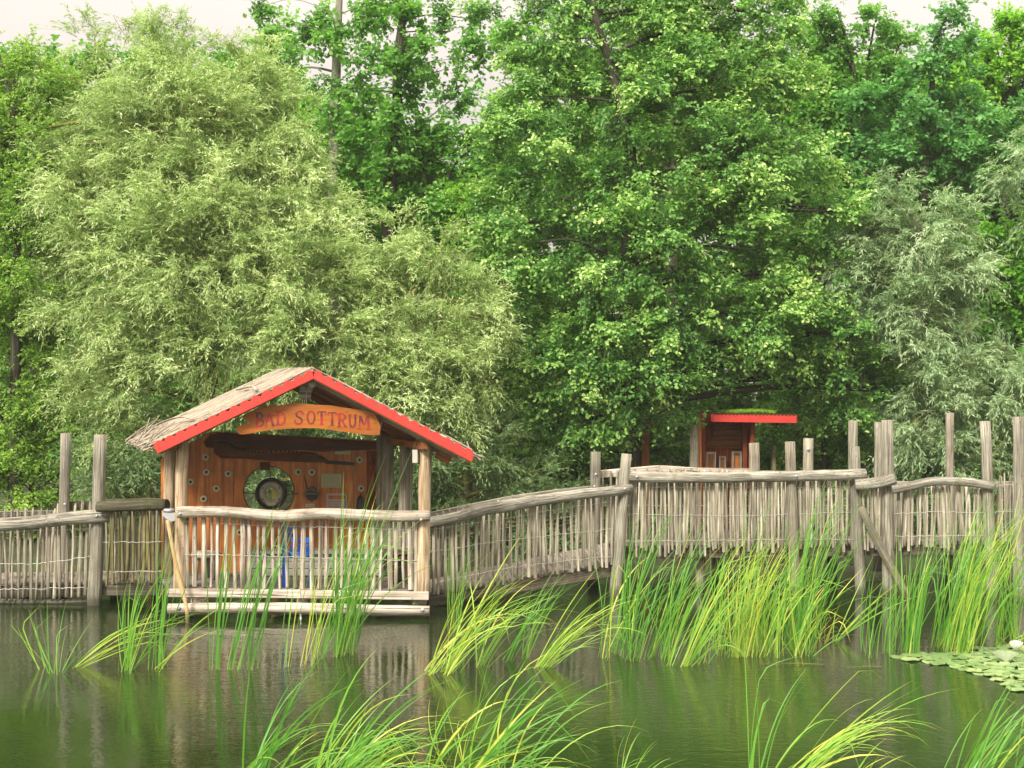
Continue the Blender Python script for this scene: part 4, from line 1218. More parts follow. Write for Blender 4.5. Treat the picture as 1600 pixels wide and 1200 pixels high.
LM = {
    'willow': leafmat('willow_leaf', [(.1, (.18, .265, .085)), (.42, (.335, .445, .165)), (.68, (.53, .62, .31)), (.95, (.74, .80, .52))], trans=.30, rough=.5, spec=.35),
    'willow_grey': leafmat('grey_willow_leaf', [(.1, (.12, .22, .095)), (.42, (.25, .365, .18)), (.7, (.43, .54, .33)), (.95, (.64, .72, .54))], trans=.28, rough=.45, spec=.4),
    'willow_shade': leafmat('shade_toned_willow_leaf', [(.1, (.085, .16, .06)), (.45, (.15, .25, .095)), (.8, (.28, .40, .18))], trans=.28),  # same willow leaf in darker tones, shade put into its colour
    'alder': leafmat('alder_leaf', [(.1, (.078, .20, .042)), (.38, (.118, .285, .056)), (.62, (.235, .425, .088)), (.92, (.52, .64, .23))], trans=.33, rough=.40, spec=.45),
    'oak': leafmat('oak_leaf', [(.1, (.062, .18, .046)), (.45, (.10, .285, .070)), (.75, (.185, .41, .11)), (.95, (.32, .52, .17))], trans=.33),
    'poplar': leafmat('poplar_leaf', [(.1, (.075, .20, .034)), (.5, (.14, .325, .052)), (.9, (.30, .51, .10))], trans=.38),
    'bright': leafmat('bright_maple_leaf', [(.1, (.085, .24, .020)), (.5, (.17, .40, .034)), (.9, (.36, .60, .08))], trans=.42),
    'yellow': leafmat('yellow_green_leaf', [(.1, (.12, .28, .018)), (.5, (.22, .44, .034)), (.9, (.42, .60, .10))], trans=.42),
    'hedge': leafmat('thicket_leaf', [(.1, (.14, .26, .030)), (.5, (.25, .42, .055)), (.9, (.46, .60, .13))], trans=.36),
    'dark': leafmat('dark_shrub_leaf', [(.1, (.055, .135, .036)), (.5, (.095, .225, .058)), (.9, (.19, .37, .10))], trans=.3),
    'far': leafmat('far_wood_leaf', [(.1, (.075, .18, .030)), (.5, (.14, .30, .052)), (.9, (.28, .48, .10))], trans=.35),
}

LEAVES = [0]


def tree(name, label, Y, foot, trunk_px, blobs, kind, leaf, bark='bark', r0=.2, cat='tree', group='trees and shrubs behind the boardwalk', limbs=True, dens=1.0, dz=.85, twigs=True):
    """foot: px column of the foot; trunk_px: [(px, py)...] the trunk's course upward; blobs: (px, py, r px[, dY, density])"""
    base = np.array([X(foot, Y), Y, .1 if Y < 26 else .4])
    o = thing(name, label, cat, base, group)
    p = KIND[kind]
    B = []
    for b in blobs:
        px, py, r = b[:3]; dy = b[3] if len(b) > 3 else 0.0; de = b[4] if len(b) > 4 else 1.0
        yy = Y + dy
        B.append((at(px, py, yy), r / F * yy, dz, de))
    course = spline([base] + [at(px, py, Y) for px, py in trunk_px], 6)
    m = MB(); n = len(course)
    m.tube(course, [r0 * (1 - .8 * (i / (n - 1)) ** .9) * (1.25 if i == 0 else 1) for i in range(n)], 10, wob=.05)
    bp0, bp1, br0, br1 = [], [], [], []
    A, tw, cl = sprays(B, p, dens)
    if limbs:
        for c, r, _, de in B:
            cand = [q for q in course if q[2] < c[2] - .2 * r] or [course[0]]
            j = min(range(len(cand)), key=lambda i: np.linalg.norm((cand[i] - c) * np.array([1, 1, .8])) + .04 * (len(cand) - i))
            q = cand[j]
            mid = (q + c) / 2 + np.array([random.uniform(-.2, .2), random.uniform(-.2, .2), random.uniform(0.0, .35)]) * min(1, np.linalg.norm(c - q) / 2)
            L_ = np.linalg.norm(c - q); ra = min(r0 * .42, .012 + .015 * L_) * (.22 if de < .4 else .55 if de < .6 else 1)
            pts = spline([q, mid, c, c + nrm(c - q + np.array([0, 0, .5])) * r * .2], 4)
            k = len(pts)
            m.regrain(); m.tube(pts, [ra * (1 - .8 * i / (k - 1)) for i in range(k)], 7, wob=.06)
    m.build('trunk', M[bark], o)
    # branches from each blob's middle to its clumps, and twigs
    i0 = 0
    for c, r, _, de in B:
        k = max(4, int(p['cd'] * r * r * de * dens))
        sel = cl[i0:i0 + k]; i0 += k
        f = RNG.uniform(.45, .8, len(sel))[:, None]
        st = c + (sel - c) * f - np.array([0, 0, .12 * r]) * f
        bp0.append(st); bp1.append(sel); br0.append(np.full(len(sel), .007)); br1.append(np.full(len(sel), .003))
    p0, p1 = np.vstack(bp0), np.vstack(bp1); ra, rb_ = np.concatenate(br0), np.concatenate(br1)
    if twigs:
        p0 = np.vstack([p0, tw[0]]); p1 = np.vstack([p1, tw[1]])
        ra = np.concatenate([ra, np.full(len(tw[0]), p['tw'])]); rb_ = np.concatenate([rb_, np.full(len(tw[0]), p['tw'] * .4)])
    V, Lp, G = cones_np(p0, p1, ra, rb_, 3)
    np_mesh('branchwork', V, Lp, 4, M['bark_willow'] if 'willow' in kind else M[bark], o, {'gc': G})
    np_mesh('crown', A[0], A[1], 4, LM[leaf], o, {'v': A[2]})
    LEAVES[0] += len(A[2])
    return o


# --- the big willow behind the hut
tree('willow_tree', 'big pale silvery willow spreading above the thatched hut', 26.2, 335, [(325, 600), (305, 420), (270, 330), (255, 180)],
     [(265, 230, 125, -.3), (180, 300, 120, 0), (365, 260, 125, .3), (430, 210, 95, 1.0), (300, 130, 90, .3), (390, 130, 60, .8), (480, 330, 95, .2), (110, 310, 75, .8, .8), (40, 330, 50, 1.0, .5), (60, 230, 50, 1.0, .4), (210, 420, 125, -.6), (270, 340, 95, -.8), (375, 335, 90, -.8), (320, 280, 80, -.7), (330, 400, 135, -.9), (450, 440, 120, -.7), (160, 500, 85, -.2), (85, 260, 55, .6, .8), (95, 400, 50, .5, .7), (70, 200, 40, .9, .6), (120, 470, 50, .2, .8), (130, 330, 60, .5, .6),
      (250, 540, 110, -1.0), (360, 520, 115, -1.2), (480, 530, 105, -1.2), (160, 600, 75, -.6), (200, 660, 60, -.8),
      (200, 170, 70, .6, .7), (230, 90, 55, .3, .5), (140, 60, 50, .8, .35), (180, 30, 42, .8, .25), (270, 50, 45, .4, .28), (310, 85, 42, .5, .35), (240, 25, 35, .5, .2), (75, 110, 35, 1.2, .3), (350, 60, 36, .6, .25), (130, 190, 60, 1.0, .6)],
     'willow', 'willow', 'bark_willow', r0=.24, group='willows behind the hut')
tree('willow_tree', 'broad pale willow bush leaning out to the right of the red gable', 25.9, 560, [(585, 640), (620, 520), (650, 450)],
     [(640, 440, 85, -.2), (570, 440, 75, .3), (720, 470, 70, 0), (770, 500, 48, -.1, .8), (560, 540, 85, -.6), (650, 540, 100, -.7), (740, 560, 72, -.4), (600, 610, 80, -.9), (690, 390, 50, .2, .8), (620, 380, 45, .3, .7), (690, 620, 75, -.4), (760, 600, 40, -.2, .8)],
     'willow', 'willow', 'bark_willow', r0=.16, group='willows behind the hut')
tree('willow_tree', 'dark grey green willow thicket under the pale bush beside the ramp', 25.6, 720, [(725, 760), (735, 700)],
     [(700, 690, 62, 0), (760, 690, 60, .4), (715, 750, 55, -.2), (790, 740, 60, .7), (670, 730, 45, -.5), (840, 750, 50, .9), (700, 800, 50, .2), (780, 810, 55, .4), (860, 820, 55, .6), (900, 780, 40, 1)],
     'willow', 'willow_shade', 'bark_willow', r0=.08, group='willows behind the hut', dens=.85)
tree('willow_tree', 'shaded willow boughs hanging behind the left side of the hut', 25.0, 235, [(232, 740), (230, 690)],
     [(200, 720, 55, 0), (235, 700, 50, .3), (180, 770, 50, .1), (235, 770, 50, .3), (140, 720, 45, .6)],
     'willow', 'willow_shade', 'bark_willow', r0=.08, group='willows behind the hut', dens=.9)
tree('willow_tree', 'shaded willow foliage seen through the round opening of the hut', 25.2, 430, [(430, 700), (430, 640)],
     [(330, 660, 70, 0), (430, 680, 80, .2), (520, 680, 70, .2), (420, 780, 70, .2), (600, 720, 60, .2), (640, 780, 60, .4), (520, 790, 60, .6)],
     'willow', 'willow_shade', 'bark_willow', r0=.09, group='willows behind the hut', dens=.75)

# --- the big alder in the middle
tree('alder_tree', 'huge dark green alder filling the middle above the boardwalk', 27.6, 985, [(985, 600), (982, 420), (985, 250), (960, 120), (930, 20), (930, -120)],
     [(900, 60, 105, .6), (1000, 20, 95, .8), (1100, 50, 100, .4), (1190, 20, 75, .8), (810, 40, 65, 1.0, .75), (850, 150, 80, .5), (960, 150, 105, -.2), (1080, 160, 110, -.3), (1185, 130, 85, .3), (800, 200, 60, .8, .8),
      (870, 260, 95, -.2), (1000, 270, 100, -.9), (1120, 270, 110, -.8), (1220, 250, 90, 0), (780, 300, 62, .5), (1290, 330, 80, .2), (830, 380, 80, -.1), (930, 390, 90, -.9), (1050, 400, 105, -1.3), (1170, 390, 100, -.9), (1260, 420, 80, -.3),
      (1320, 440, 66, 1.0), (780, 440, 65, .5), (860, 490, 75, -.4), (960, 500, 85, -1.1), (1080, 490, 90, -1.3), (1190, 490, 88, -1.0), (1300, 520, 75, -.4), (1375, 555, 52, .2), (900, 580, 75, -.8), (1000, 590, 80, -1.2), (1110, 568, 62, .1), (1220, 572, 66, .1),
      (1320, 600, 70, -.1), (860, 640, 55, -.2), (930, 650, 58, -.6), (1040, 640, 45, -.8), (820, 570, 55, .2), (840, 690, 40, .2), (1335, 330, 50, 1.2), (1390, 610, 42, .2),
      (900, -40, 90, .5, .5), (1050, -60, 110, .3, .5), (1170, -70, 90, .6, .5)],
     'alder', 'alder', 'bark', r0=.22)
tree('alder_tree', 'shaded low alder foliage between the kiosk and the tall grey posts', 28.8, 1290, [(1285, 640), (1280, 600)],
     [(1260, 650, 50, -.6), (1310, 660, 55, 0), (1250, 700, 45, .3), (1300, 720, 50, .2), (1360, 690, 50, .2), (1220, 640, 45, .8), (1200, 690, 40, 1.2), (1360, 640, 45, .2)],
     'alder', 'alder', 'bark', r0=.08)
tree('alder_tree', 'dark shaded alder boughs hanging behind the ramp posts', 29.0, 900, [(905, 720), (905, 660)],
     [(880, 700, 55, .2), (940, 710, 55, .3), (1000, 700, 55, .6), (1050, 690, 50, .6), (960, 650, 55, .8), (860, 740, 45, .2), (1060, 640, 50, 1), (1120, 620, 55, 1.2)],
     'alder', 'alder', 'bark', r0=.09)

# --- poplars with bare upper trunks
tree('poplar_tree', 'slender grey trunked poplar with thin bare boughs against the sky', 31.0, 527, [(524, 500), (522, 240), (526, 90), (532, -40), (536, -160)],
     [(440, 40, 28, 0, .55), (470, 55, 26, .3, .5), (490, 20, 24, .2, .5), (500, 65, 30, -.2, .55), (560, 110, 35, .2, .5), (500, 170, 36, 0, .7), (560, 180, 40, .2, .7), (450, 110, 30, .4, .6), (590, 30, 26, .3, .5), (570, 20, 22, 0, .5), (540, 250, 45, .2, .8), (480, 250, 48, .4, .9), (526, 140, 22, -.4, 1.0), (520, 205, 26, -.4, 1.1), (534, 60, 18, -.3, .8), (610, 10, 28, .2, .4), (400, 15, 18, .3, .35), (420, 70, 16, .2, .35)],
     'broad', 'poplar', 'bark_grey', r0=.19, group='poplars against the sky')
tree('poplar_tree', 'forked poplar with leafy upper boughs and a thick shaded lower trunk', 30.2, 612, [(610, 420), (609, 300), (620, 200), (622, 90), (636, -30), (640, -150)],
     [(620, 40, 38, 0, .9), (660, 75, 45, .1, .9), (620, 110, 42, -.2, .9), (590, 80, 34, .2, .7), (690, 110, 30, .3, .5), (640, 150, 42, 0, .9), (700, 50, 36, .5, .5), (740, 30, 38, .4, .5), (580, 140, 30, .2, .6), (614, 215, 24, -.3, 1.5), (612, 255, 22, -.3, 1.5), (616, 180, 22, -.3, 1.3), (640, 220, 45, .2, .8), (580, 220, 42, .2, .8), (690, 200, 38, .4, .6), (700, 260, 48, .4, .9), (720, 160, 26, .3, .3), (750, 90, 30, .3, .3), (560, 300, 50, .6), (640, 300, 44, .8), (610, 0, 34, .2, .6), (660, 10, 34, .2, .6)],
     'broad', 'poplar', 'bark', r0=.21, group='poplars against the sky')
# --- behind
tree('maple_tree', 'bright green maple lit behind the slender poplar trunk', 34.0, 450, [(450, 500), (455, 250)],
     [(455, 140, 42), (450, 80, 30, .2, .7), (420, 190, 50), (480, 200, 55), (400, 260, 60), (480, 290, 70), (550, 250, 60), (610, 240, 50), (430, 120, 30), (560, 330, 70), (520, 190, 45)],
     'broad', 'bright', 'bark', r0=.2)
tree('maple_tree', 'mid green maple between the willow top and the alder', 30.6, 690, [(690, 500), (690, 350)],
     [(640, 330, 65), (720, 300, 60), (700, 380, 75), (620, 420, 65), (760, 370, 60), (560, 390, 60), (780, 230, 45), (740, 230, 40), (800, 480, 60), (690, 450, 60), (650, 260, 48), (690, 320, 60, -.3), (580, 300, 50), (660, 210, 40, 0, .8), (740, 280, 50, -.4)],
     'broad', 'poplar', 'bark', r0=.2)
tree('lime_tree', 'mid green lime tree closing the gap behind the two poplars', 35.0, 590, [(590, 500), (595, 300)],
     [(560, 260, 70), (640, 270, 70), (600, 200, 50, 0, .8), (690, 240, 60), (520, 330, 70), (620, 340, 75), (720, 310, 65), (780, 260, 60), (770, 180, 45, 0, .7), (700, 160, 35, .3, .5), (470, 220, 45)],
     'broad', 'poplar', 'bark', r0=.2)
tree('lime_tree', 'pale green lime tree filling the wood behind the alder top', 35.5, 1050, [(1050, 400), (1050, 150)],
     [(850, 120, 75), (950, 80, 80), (1060, 60, 85), (1170, 70, 80), (1260, 100, 70), (830, 230, 80), (960, 220, 90), (1100, 200, 90), (1230, 220, 85), (1340, 210, 70), (800, 60, 45, 0, .6)],
     'broad', 'bright', 'bark', r0=.25)
tree('hazel_shrub', 'small yellow green hazel shoots glowing between the poplar and the alder', 29.0, 735, [(735, 450), (735, 360)],
     [(722, 300, 24, 0, 1.2), (745, 320, 24, 0, 1.2), (725, 345, 26), (755, 365, 24), (700, 400, 26, .2, .6), (735, 385, 22)],
     'small', 'yellow', 'bark', r0=.05, cat='shrub')
tree('thicket_tree', 'tall bright green thicket at the far left edge', 27.0, 25, [(25, 500), (30, 250)],
     [(20, 150, 62, .3), (70, 140, 48, .4), (-30, 180, 70), (30, 240, 80), (-40, 300, 90), (90, 230, 60, .8), (50, 340, 85, -.4), (-20, 410, 90), (70, 430, 75, -.3), (90, 300, 60, -.4), (0, 90, 45, .6), (60, 95, 40, .8), (120, 420, 50, .3), (30, 480, 70, .2), (100, 480, 60, .3), (20, 100, 40, 1, .6), (120, 130, 40, 1), (-70, 150, 70, .5)],
     'small', 'hedge', 'bark', r0=.16)
tree('thicket_shrub', 'yellow green tangled shrub behind the left railing', 27.2, 50, [(50, 700), (55, 600)],
     [(20, 500, 75), (80, 520, 65, .2), (-40, 560, 85), (40, 590, 80, -.3), (110, 600, 55, .2), (0, 670, 75, -.3), (80, 680, 65, -.3), (140, 680, 50, .2), (30, 750, 65, -.4), (110, 760, 55, -.2), (-50, 720, 80), (170, 740, 40, .5), (10, 820, 60, -.3), (90, 830, 50, -.3)],
     'small', 'hedge', 'bark', r0=.07, cat='shrub')
tree('oak_tree', 'dark blue green oak rising at the upper right', 32.0, 1440, [(1440, 450), (1445, 250), (1465, 60)],
     [(1475, 50, 32, 0, .9), (1450, 95, 45), (1500, 90, 42), (1480, 150, 60), (1410, 190, 65), (1540, 190, 60), (1350, 220, 60), (1460, 240, 75), (1390, 280, 60), (1530, 270, 65), (1300, 240, 50), (1590, 230, 55), (1340, 150, 40, .8, .8), (1490, 15, 22, 0, .8), (1440, 320, 70)],
     'broad', 'oak', 'bark', r0=.2)
tree('ash_tree', 'light green ash filling the gap right of the alder top', 34.5, 1350, [(1350, 400), (1355, 200)],
     [(1365, 45, 40, 0, .9), (1310, 20, 45, 0, .9), (1330, 100, 45), (1390, 100, 48), (1370, 150, 55), (1300, 60, 42, 0, .8), (1320, 180, 60), (1410, 60, 25, 0, .5), (1280, 130, 60), (1420, 160, 45, 0, .8), (1270, 30, 30, 0, .5)],
     'broad', 'poplar', 'bark', r0=.18)
tree('ash_tree', 'yellow green ash crown at the top right corner', 36.5, 1570, [(1570, 400), (1570, 180)],
     [(1545, 60, 42, 0, 1.1), (1580, 50, 40, 0, 1.1), (1510, 120, 45), (1470, 150, 45), (1430, 200, 60), (1500, 220, 60), (1560, 110, 50), (1610, 120, 55), (1530, 130, 40), (1590, 170, 55), (1640, 70, 50), (1545, 190, 50), (1650, 180, 60), (1620, 20, 20, 0, .4)],
     'broad', 'yellow', 'bark', r0=.18)
tree('silver_willow', 'grey green silver willow right of the alder', 27.3, 1450, [(1450, 600), (1445, 450), (1440, 360)],
     [(1420, 350, 68, .2), (1490, 350, 55, .1), (1365, 360, 55, .2), (1330, 390, 45, .3), (1340, 450, 45, .3), (1450, 420, 75, -.2), (1380, 440, 65, 0), (1510, 410, 42, 0), (1440, 500, 70, -.3), (1500, 480, 45, 0), (1480, 560, 60, -.3), (1430, 580, 55, -.4), (1400, 500, 60, 0), (1450, 630, 58, -.4), (1430, 690, 50, -.3), (1475, 700, 48, -.3), (1500, 640, 48, .4), (1410, 660, 48, .4), (1380, 300, 35, .5, .6)],
     'willow_grey', 'willow_grey', 'bark', r0=.07, group='silver willows at the right')
tree('silver_willow', 'second grey willow bough entering at the right edge above the bright maple', 29.0, 1625, [(1625, 500), (1620, 300)],
     [(1610, 240, 55), (1580, 270, 38, 0, .8), (1640, 320, 55), (1620, 190, 35, 0, .7)],
     'willow_grey', 'willow_grey', 'bark_willow', r0=.1, group='silver willows at the right')
tree('silver_willow', 'low grey green willow bush behind the tallest right posts', 27.4, 1560, [(1560, 720), (1560, 650)],
     [(1590, 570, 50), (1540, 620, 50), (1600, 650, 55), (1500, 690, 48, .2), (1560, 700, 50), (1450, 700, 42, .3), (1500, 740, 40), (1400, 700, 38, .6), (1640, 600, 60), (1420, 750, 40, .6)],
     'willow_grey', 'willow_grey', 'bark_willow', r0=.08, group='silver willows at the right')
tree('maple_tree', 'vivid green young maple at the right edge', 29.8, 1590, [(1590, 600), (1585, 420)],
     [(1575, 360, 42), (1610, 380, 48), (1560, 420, 40), (1600, 450, 52), (1570, 480, 40), (1640, 440, 60), (1540, 450, 28, 0, .8), (1600, 520, 45)],
     'broad', 'bright', 'bark', r0=.1)
tree('dark_shrub', 'dark leafy shrub in the shade behind the far right railing', 30.4, 1500, [(1500, 720), (1500, 600)],
     [(1450, 560, 70), (1530, 560, 65), (1590, 600, 65), (1480, 640, 65), (1560, 690, 60), (1400, 660, 60), (1620, 700, 70), (1440, 730, 55), (1520, 760, 55), (1540, 500, 50)],
     'broad', 'dark', 'bark', r0=.1, cat='shrub')
tree('bank_shrub', 'low dark bush on the bank beneath the sloping ramp', 25.6, 820, [(820, 900), (820, 850)],
     [(760, 860, 45), (830, 870, 48), (900, 860, 48), (700, 870, 40), (940, 880, 45), (790, 905, 38), (880, 905, 40), (960, 820, 40)],
     'small', 'dark', 'bark', r0=.05, cat='shrub')
tree('bank_shrub', 'low dark bush on the bank under the raised right walk', 26.0, 1250, [(1250, 880), (1250, 830)],
     [(1010, 870, 42), (1080, 860, 45), (1160, 860, 48), (1240, 865, 45), (1320, 860, 48), (1400, 860, 48), (1480, 855, 48), (1560, 850, 48), (1630, 850, 48), (1040, 820, 40), (1200, 800, 40), (1300, 800, 42), (1420, 800, 42), (1520, 800, 42), (1600, 800, 42)],
     'small', 'dark', 'bark', r0=.05, cat='shrub')

# --- the wood behind everything reads as one mass
fb = []
for px in range(-250, 1900, 58):
    top = np.interp(px, [-250, 0, 150, 330, 430, 520, 620, 760, 900, 1250, 1400, 1600, 1900], [90, 95, 120, 130, 140, 190, 260, 260, 160, 110, 110, 110, 100])
    y = 790 if px % 2 else 745
    while y > top:
        fb.append((at(px + random.uniform(-30, 30), y, 38 + random.uniform(-1.5, 2)), 78 / F * 38, .7, 1.0)); y -= 85
A, tw, cl = sprays(fb, KIND['far'], 1.0)
o = np_mesh('background_woods', A[0], A[1], 4, LM['far'], None, {'v': A[2]})
tag(o, kind='stuff'); o['label'] = 'dense wood behind the nearer trees, one mass of leaves'
LEAVES[0] += len(A[2])

# moss cushion on the kiosk roof
n = len(MOSS[0]); nn = nrm(np.cross(MOSS[1], RNG.normal(0, 1, (n, 3))))
A = leaf_arrays(MOSS[0], MOSS[1], nn, RNG.uniform(.02, .05, n), RNG.uniform(.012, .025, n), RNG.uniform(.2, .9, n), 'lance')
np_mesh('moss', A[0], A[1], 4, LM['yellow'], kr, {'v': A[2]})

# ================================================================== reeds
LM['reed'] = leafmat('reed_blade', [(0, (.060, .18, .028)), (.35, (.120, .31, .042)), (.65, (.26, .44, .055)), (1, (.54, .54, .10))], trans=.30, rough=.38, spec=.4, tipbrown=True)


def blades(spec):
    """spec rows: base(3), height, lean, azimuth, bend, width, v, kink -> ribbons"""
    n = len(spec); S = 10
    base, h, lean, az, bend, w, v, kink = [np.array([s[i] for s in spec], float) for i in range(8)]
    s = np.linspace(0, 1, S + 1)
    pos = np.zeros((n, S + 1, 3)); pos[:, 0] = base
    th = lean[:, None] + bend[:, None] * s[None] ** 1.8
    kk = RNG.uniform(.6, .85, n)
    th += np.where((kink[:, None] > 0) & (s[None] > kk[:, None]), kink[:, None], 0)
    th = np.minimum(th, 2.7)
    dx = np.sin(th); dz = np.cos(th)
    ca, sa_ = np.cos(az)[:, None], np.sin(az)[:, None]
    step = (h / S)[:, None]
    d = np.stack([dx * ca, dx * sa_, dz], -1)
    for i in range(S): pos[:, i + 1] = pos[:, i] + (d[:, i] + d[:, i + 1]) / 2 * step
    yaw = RNG.normal(0, .7, n)
    side0 = np.stack([np.cos(yaw), np.sin(yaw), np.zeros(n)], -1)[:, None] * np.ones((1, S + 1, 1))
    tw = RNG.normal(0, .9, n)[:, None] * s[None]
    side = side0 - d * (side0 * d).sum(-1, keepdims=True); side = nrm(side)
    b2 = np.cross(d, side)
    side = side * np.cos(tw)[..., None] + b2 * np.sin(tw)[..., None]
    prof = np.where(s < .15, .75 + s * 1.6, 1.0) * (1 - np.clip((s - .45) / .55, 0, 1) ** 1.6) + .04
    ww = (w[:, None] * prof[None] / 2)[..., None]
    nb = np.cross(d, side)
    V = np.stack([pos - side * ww, pos + nb * ww * .35, pos + side * ww], 2)        # V-shaped section
    V = V.reshape(n, -1, 3)
    q = []
    for i in range(S):
        for k in (0, 1):
            a = i * 3 + k; q.append([a, a + 1, a + 4, a + 3])
    q = np.array(q)
    loops = ((np.arange(n) * (S + 1) * 3)[:, None, None] + q[None]).reshape(-1)
    return V.reshape(-1, 3), loops, np.repeat(v, (S + 1) * 3), np.tile(np.repeat(s, 3), n)


def reed_rows(px0, px1, py, n, hpx, lean, bend, v=(.2, .5), w=.017, spread=.12, lean_sd=.12, h_sd=.18, kink=.13, depth=.25, az_sd=.7, dry=.08):
    out = []
    cx = RNG.uniform(px0, px1, max(1, n // 11))              # blades rise in tufts
    for i in range(n):
        c = cx[RNG.integers(len(cx))]
        b = on_water(c, py) + np.array([RNG.normal(0, spread * .35), RNG.uniform(-depth, depth) + RNG.normal(0, .04), -.06])
        Y = b[1]
        h = hpx / F * Y * (1 + h_sd - 3.2 * h_sd * RNG.beta(1.5, 2.2))
        out.append((b, h, lean + RNG.normal(0, lean_sd), RNG.normal(0, az_sd), bend * RNG.uniform(.2, 1.9), w * RNG.uniform(.42, .95),
                    .97 if RNG.random() < dry else np.clip(RNG.uniform(*v), 0, 1), RNG.uniform(.8, 1.6) if RNG.random() < kink else 0))
    out = [tuple(r) for r in out]
    return out


def reeds(label, rows, kind=None, name='reed_clump', group='reed clumps standing in the pond'):
    spec = [r for x in rows for r in x]
    # b is a vector: unpack
    V, Lp, v, t = blades([tuple([s[0]] + list(s[1:])) for s in spec])
    o = np_mesh(name, V, Lp, 4, LM['reed'], None, {'v': v, 't': t})
    if kind: tag(o, kind=kind); o['label'] = label
    else: tag(o, label, 'reeds', group)
    # origin at the foot
    c = np.mean([s[0] for s in spec], 0); c[2] = 0
    o.data.transform(Matrix.Translation(Vector(-c))); o.location = c
    return o


RR = reed_rows
reeds('small loose reed clump at the far left with crossed leaning blades', [RR(75, 110, 1052, 11, 125, -.05, .25, (.25, .6), lean_sd=.28, depth=.1), RR(60, 100, 1046, 4, 120, -.5, .1, (.5, .7), kink=.5)])
reeds('left reed clump with blades rising before the far left railing', [RR(178, 215, 1048, 20, 165, .12, .35, (.25, .6), lean_sd=.2, depth=.12), RR(195, 215, 1048, 4, 190, .55, .5, (.3, .6))])
reeds('yellow reed tuft bent flat to the right over open water', [RR(102, 112, 1042, 12, 205, .95, .75, (.62, .85), lean_sd=.12, depth=.05, kink=.1, az_sd=.25)])
reeds('tall narrow green reed clump before the hut left corner', [RR(236, 258, 1044, 14, 230, .1, .28, (.1, .45), lean_sd=.09, depth=.1, w=.02, kink=.05), RR(240, 258, 1044, 4, 170, .75, .5, (.5, .7))])
reeds('slim dark reed clump before the hut railing left of the blue chair', [RR(330, 342, 1046, 8, 250, .13, .2, (.05, .35), lean_sd=.05, depth=.06, w=.021, h_sd=.2), RR(352, 366, 1046, 10, 255, .18, .25, (.05, .35), lean_sd=.06, depth=.06, w=.021), RR(384, 394, 1046, 9, 280, .22, .25, (.02, .3), lean_sd=.06, depth=.06, w=.022, kink=.25)])
reeds('big tall green reed clump standing before the middle of the hut', [RR(515, 552, 1022, 36, 260, .1, .5, (.05, .42), lean_sd=.14, depth=.15, w=.021, kink=.1), RR(500, 550, 1024, 30, 230, .25, .6, (.2, .6), lean_sd=.2), RR(520, 545, 1022, 10, 320, .25, .15, (.1, .4), lean_sd=.08, kink=.3)])
reeds('sparse half dry reed stems left of the tall hut clump', [RR(470, 500, 1040, 10, 190, .15, .15, (.4, .9), lean_sd=.12, depth=.12, w=.011, dry=.4), RR(430, 480, 1046, 6, 220, .12, .2, (.2, .5), w=.012)])
reeds('thin upright reeds at the right front post of the hut', [RR(680, 715, 985, 18, 150, .05, .2, (.2, .6), lean_sd=.12, depth=.15, w=.013)])
reeds('lush yellow green reed clump bent right beside the hut reflection', [RR(662, 705, 1052, 40, 235, .58, .95, (.5, .85), lean_sd=.16, depth=.12, kink=.04, az_sd=.4), RR(670, 760, 1040, 18, 190, .5, .9, (.3, .6), lean_sd=.2)])
reeds('dark green reed tuft leaning right before the ramp', [RR(780, 795, 1032, 11, 190, .55, .45, (.08, .35), lean_sd=.1, depth=.06, w=.02, az_sd=.3), RR(800, 830, 1026, 8, 150, .35, .7, (.3, .6))])
reeds('yellow reed tuft swept right low over the water before the ramp', [RR(836, 858, 1042, 30, 190, .68, .9, (.55, .85), lean_sd=.12, depth=.08, az_sd=.3)])
reeds('green reed clump around the foot of the ramp end post', [RR(938, 1000, 1030, 34, 230, .2, .6, (.1, .45), lean_sd=.2, depth=.2), RR(960, 1000, 1022, 16, 260, .3, .3, (.05, .4), lean_sd=.12, w=.019)])
reeds('green reed clump under the middle of the raised walk', [RR(1005, 1060, 1028, 32, 175, .3, .7, (.15, .5), lean_sd=.25, depth=.2), RR(1010, 1030, 1028, 14, 260, .4, .4, (.1, .4), lean_sd=.1, w=.02)])
reeds('reed tuft with long straight blades leaning far right', [RR(1040, 1066, 1040, 22, 240, .5, .35, (.35, .7), lean_sd=.13, depth=.06, w=.02, az_sd=.3), RR(1060, 1110, 1036, 12, 120, .5, 1.1, (.3, .7), lean_sd=.4)])
reeds('dense mass of tall reeds before the raised walk', [RR(1110, 1215, 1020, 92, 185, .1, .7, (.25, .85), lean_sd=.26, depth=.35), RR(1205, 1270, 1022, 52, 180, .14, .75, (.25, .75), lean_sd=.26, depth=.3), RR(1110, 1280, 1012, 62, 275, .2, .35, (.1, .45), lean_sd=.13, depth=.4, w=.019)], kind='stuff', name='reeds')
reeds('bright yellow reed tuft in front of the dense reeds', [RR(1146, 1172, 1026, 34, 200, .1, .45, (.68, .98), lean_sd=.12, depth=.05, kink=.15, az_sd=.5)])
reeds('dry brown broken reed stems at the dark gap under the walk', [RR(1270, 1310, 1000, 14, 70, .2, .9, (.85, 1), lean_sd=.5, depth=.2, w=.010, dry=.6, kink=.6)])
reeds('thin reeds and long arching blades at the post with the slanting brace', [RR(1300, 1312, 1002, 9, 190, .85, .5, (.3, .7), lean_sd=.2, depth=.05), RR(1335, 1400, 1024, 36, 150, .08, .35, (.15, .5), lean_sd=.14, depth=.3, w=.013)])
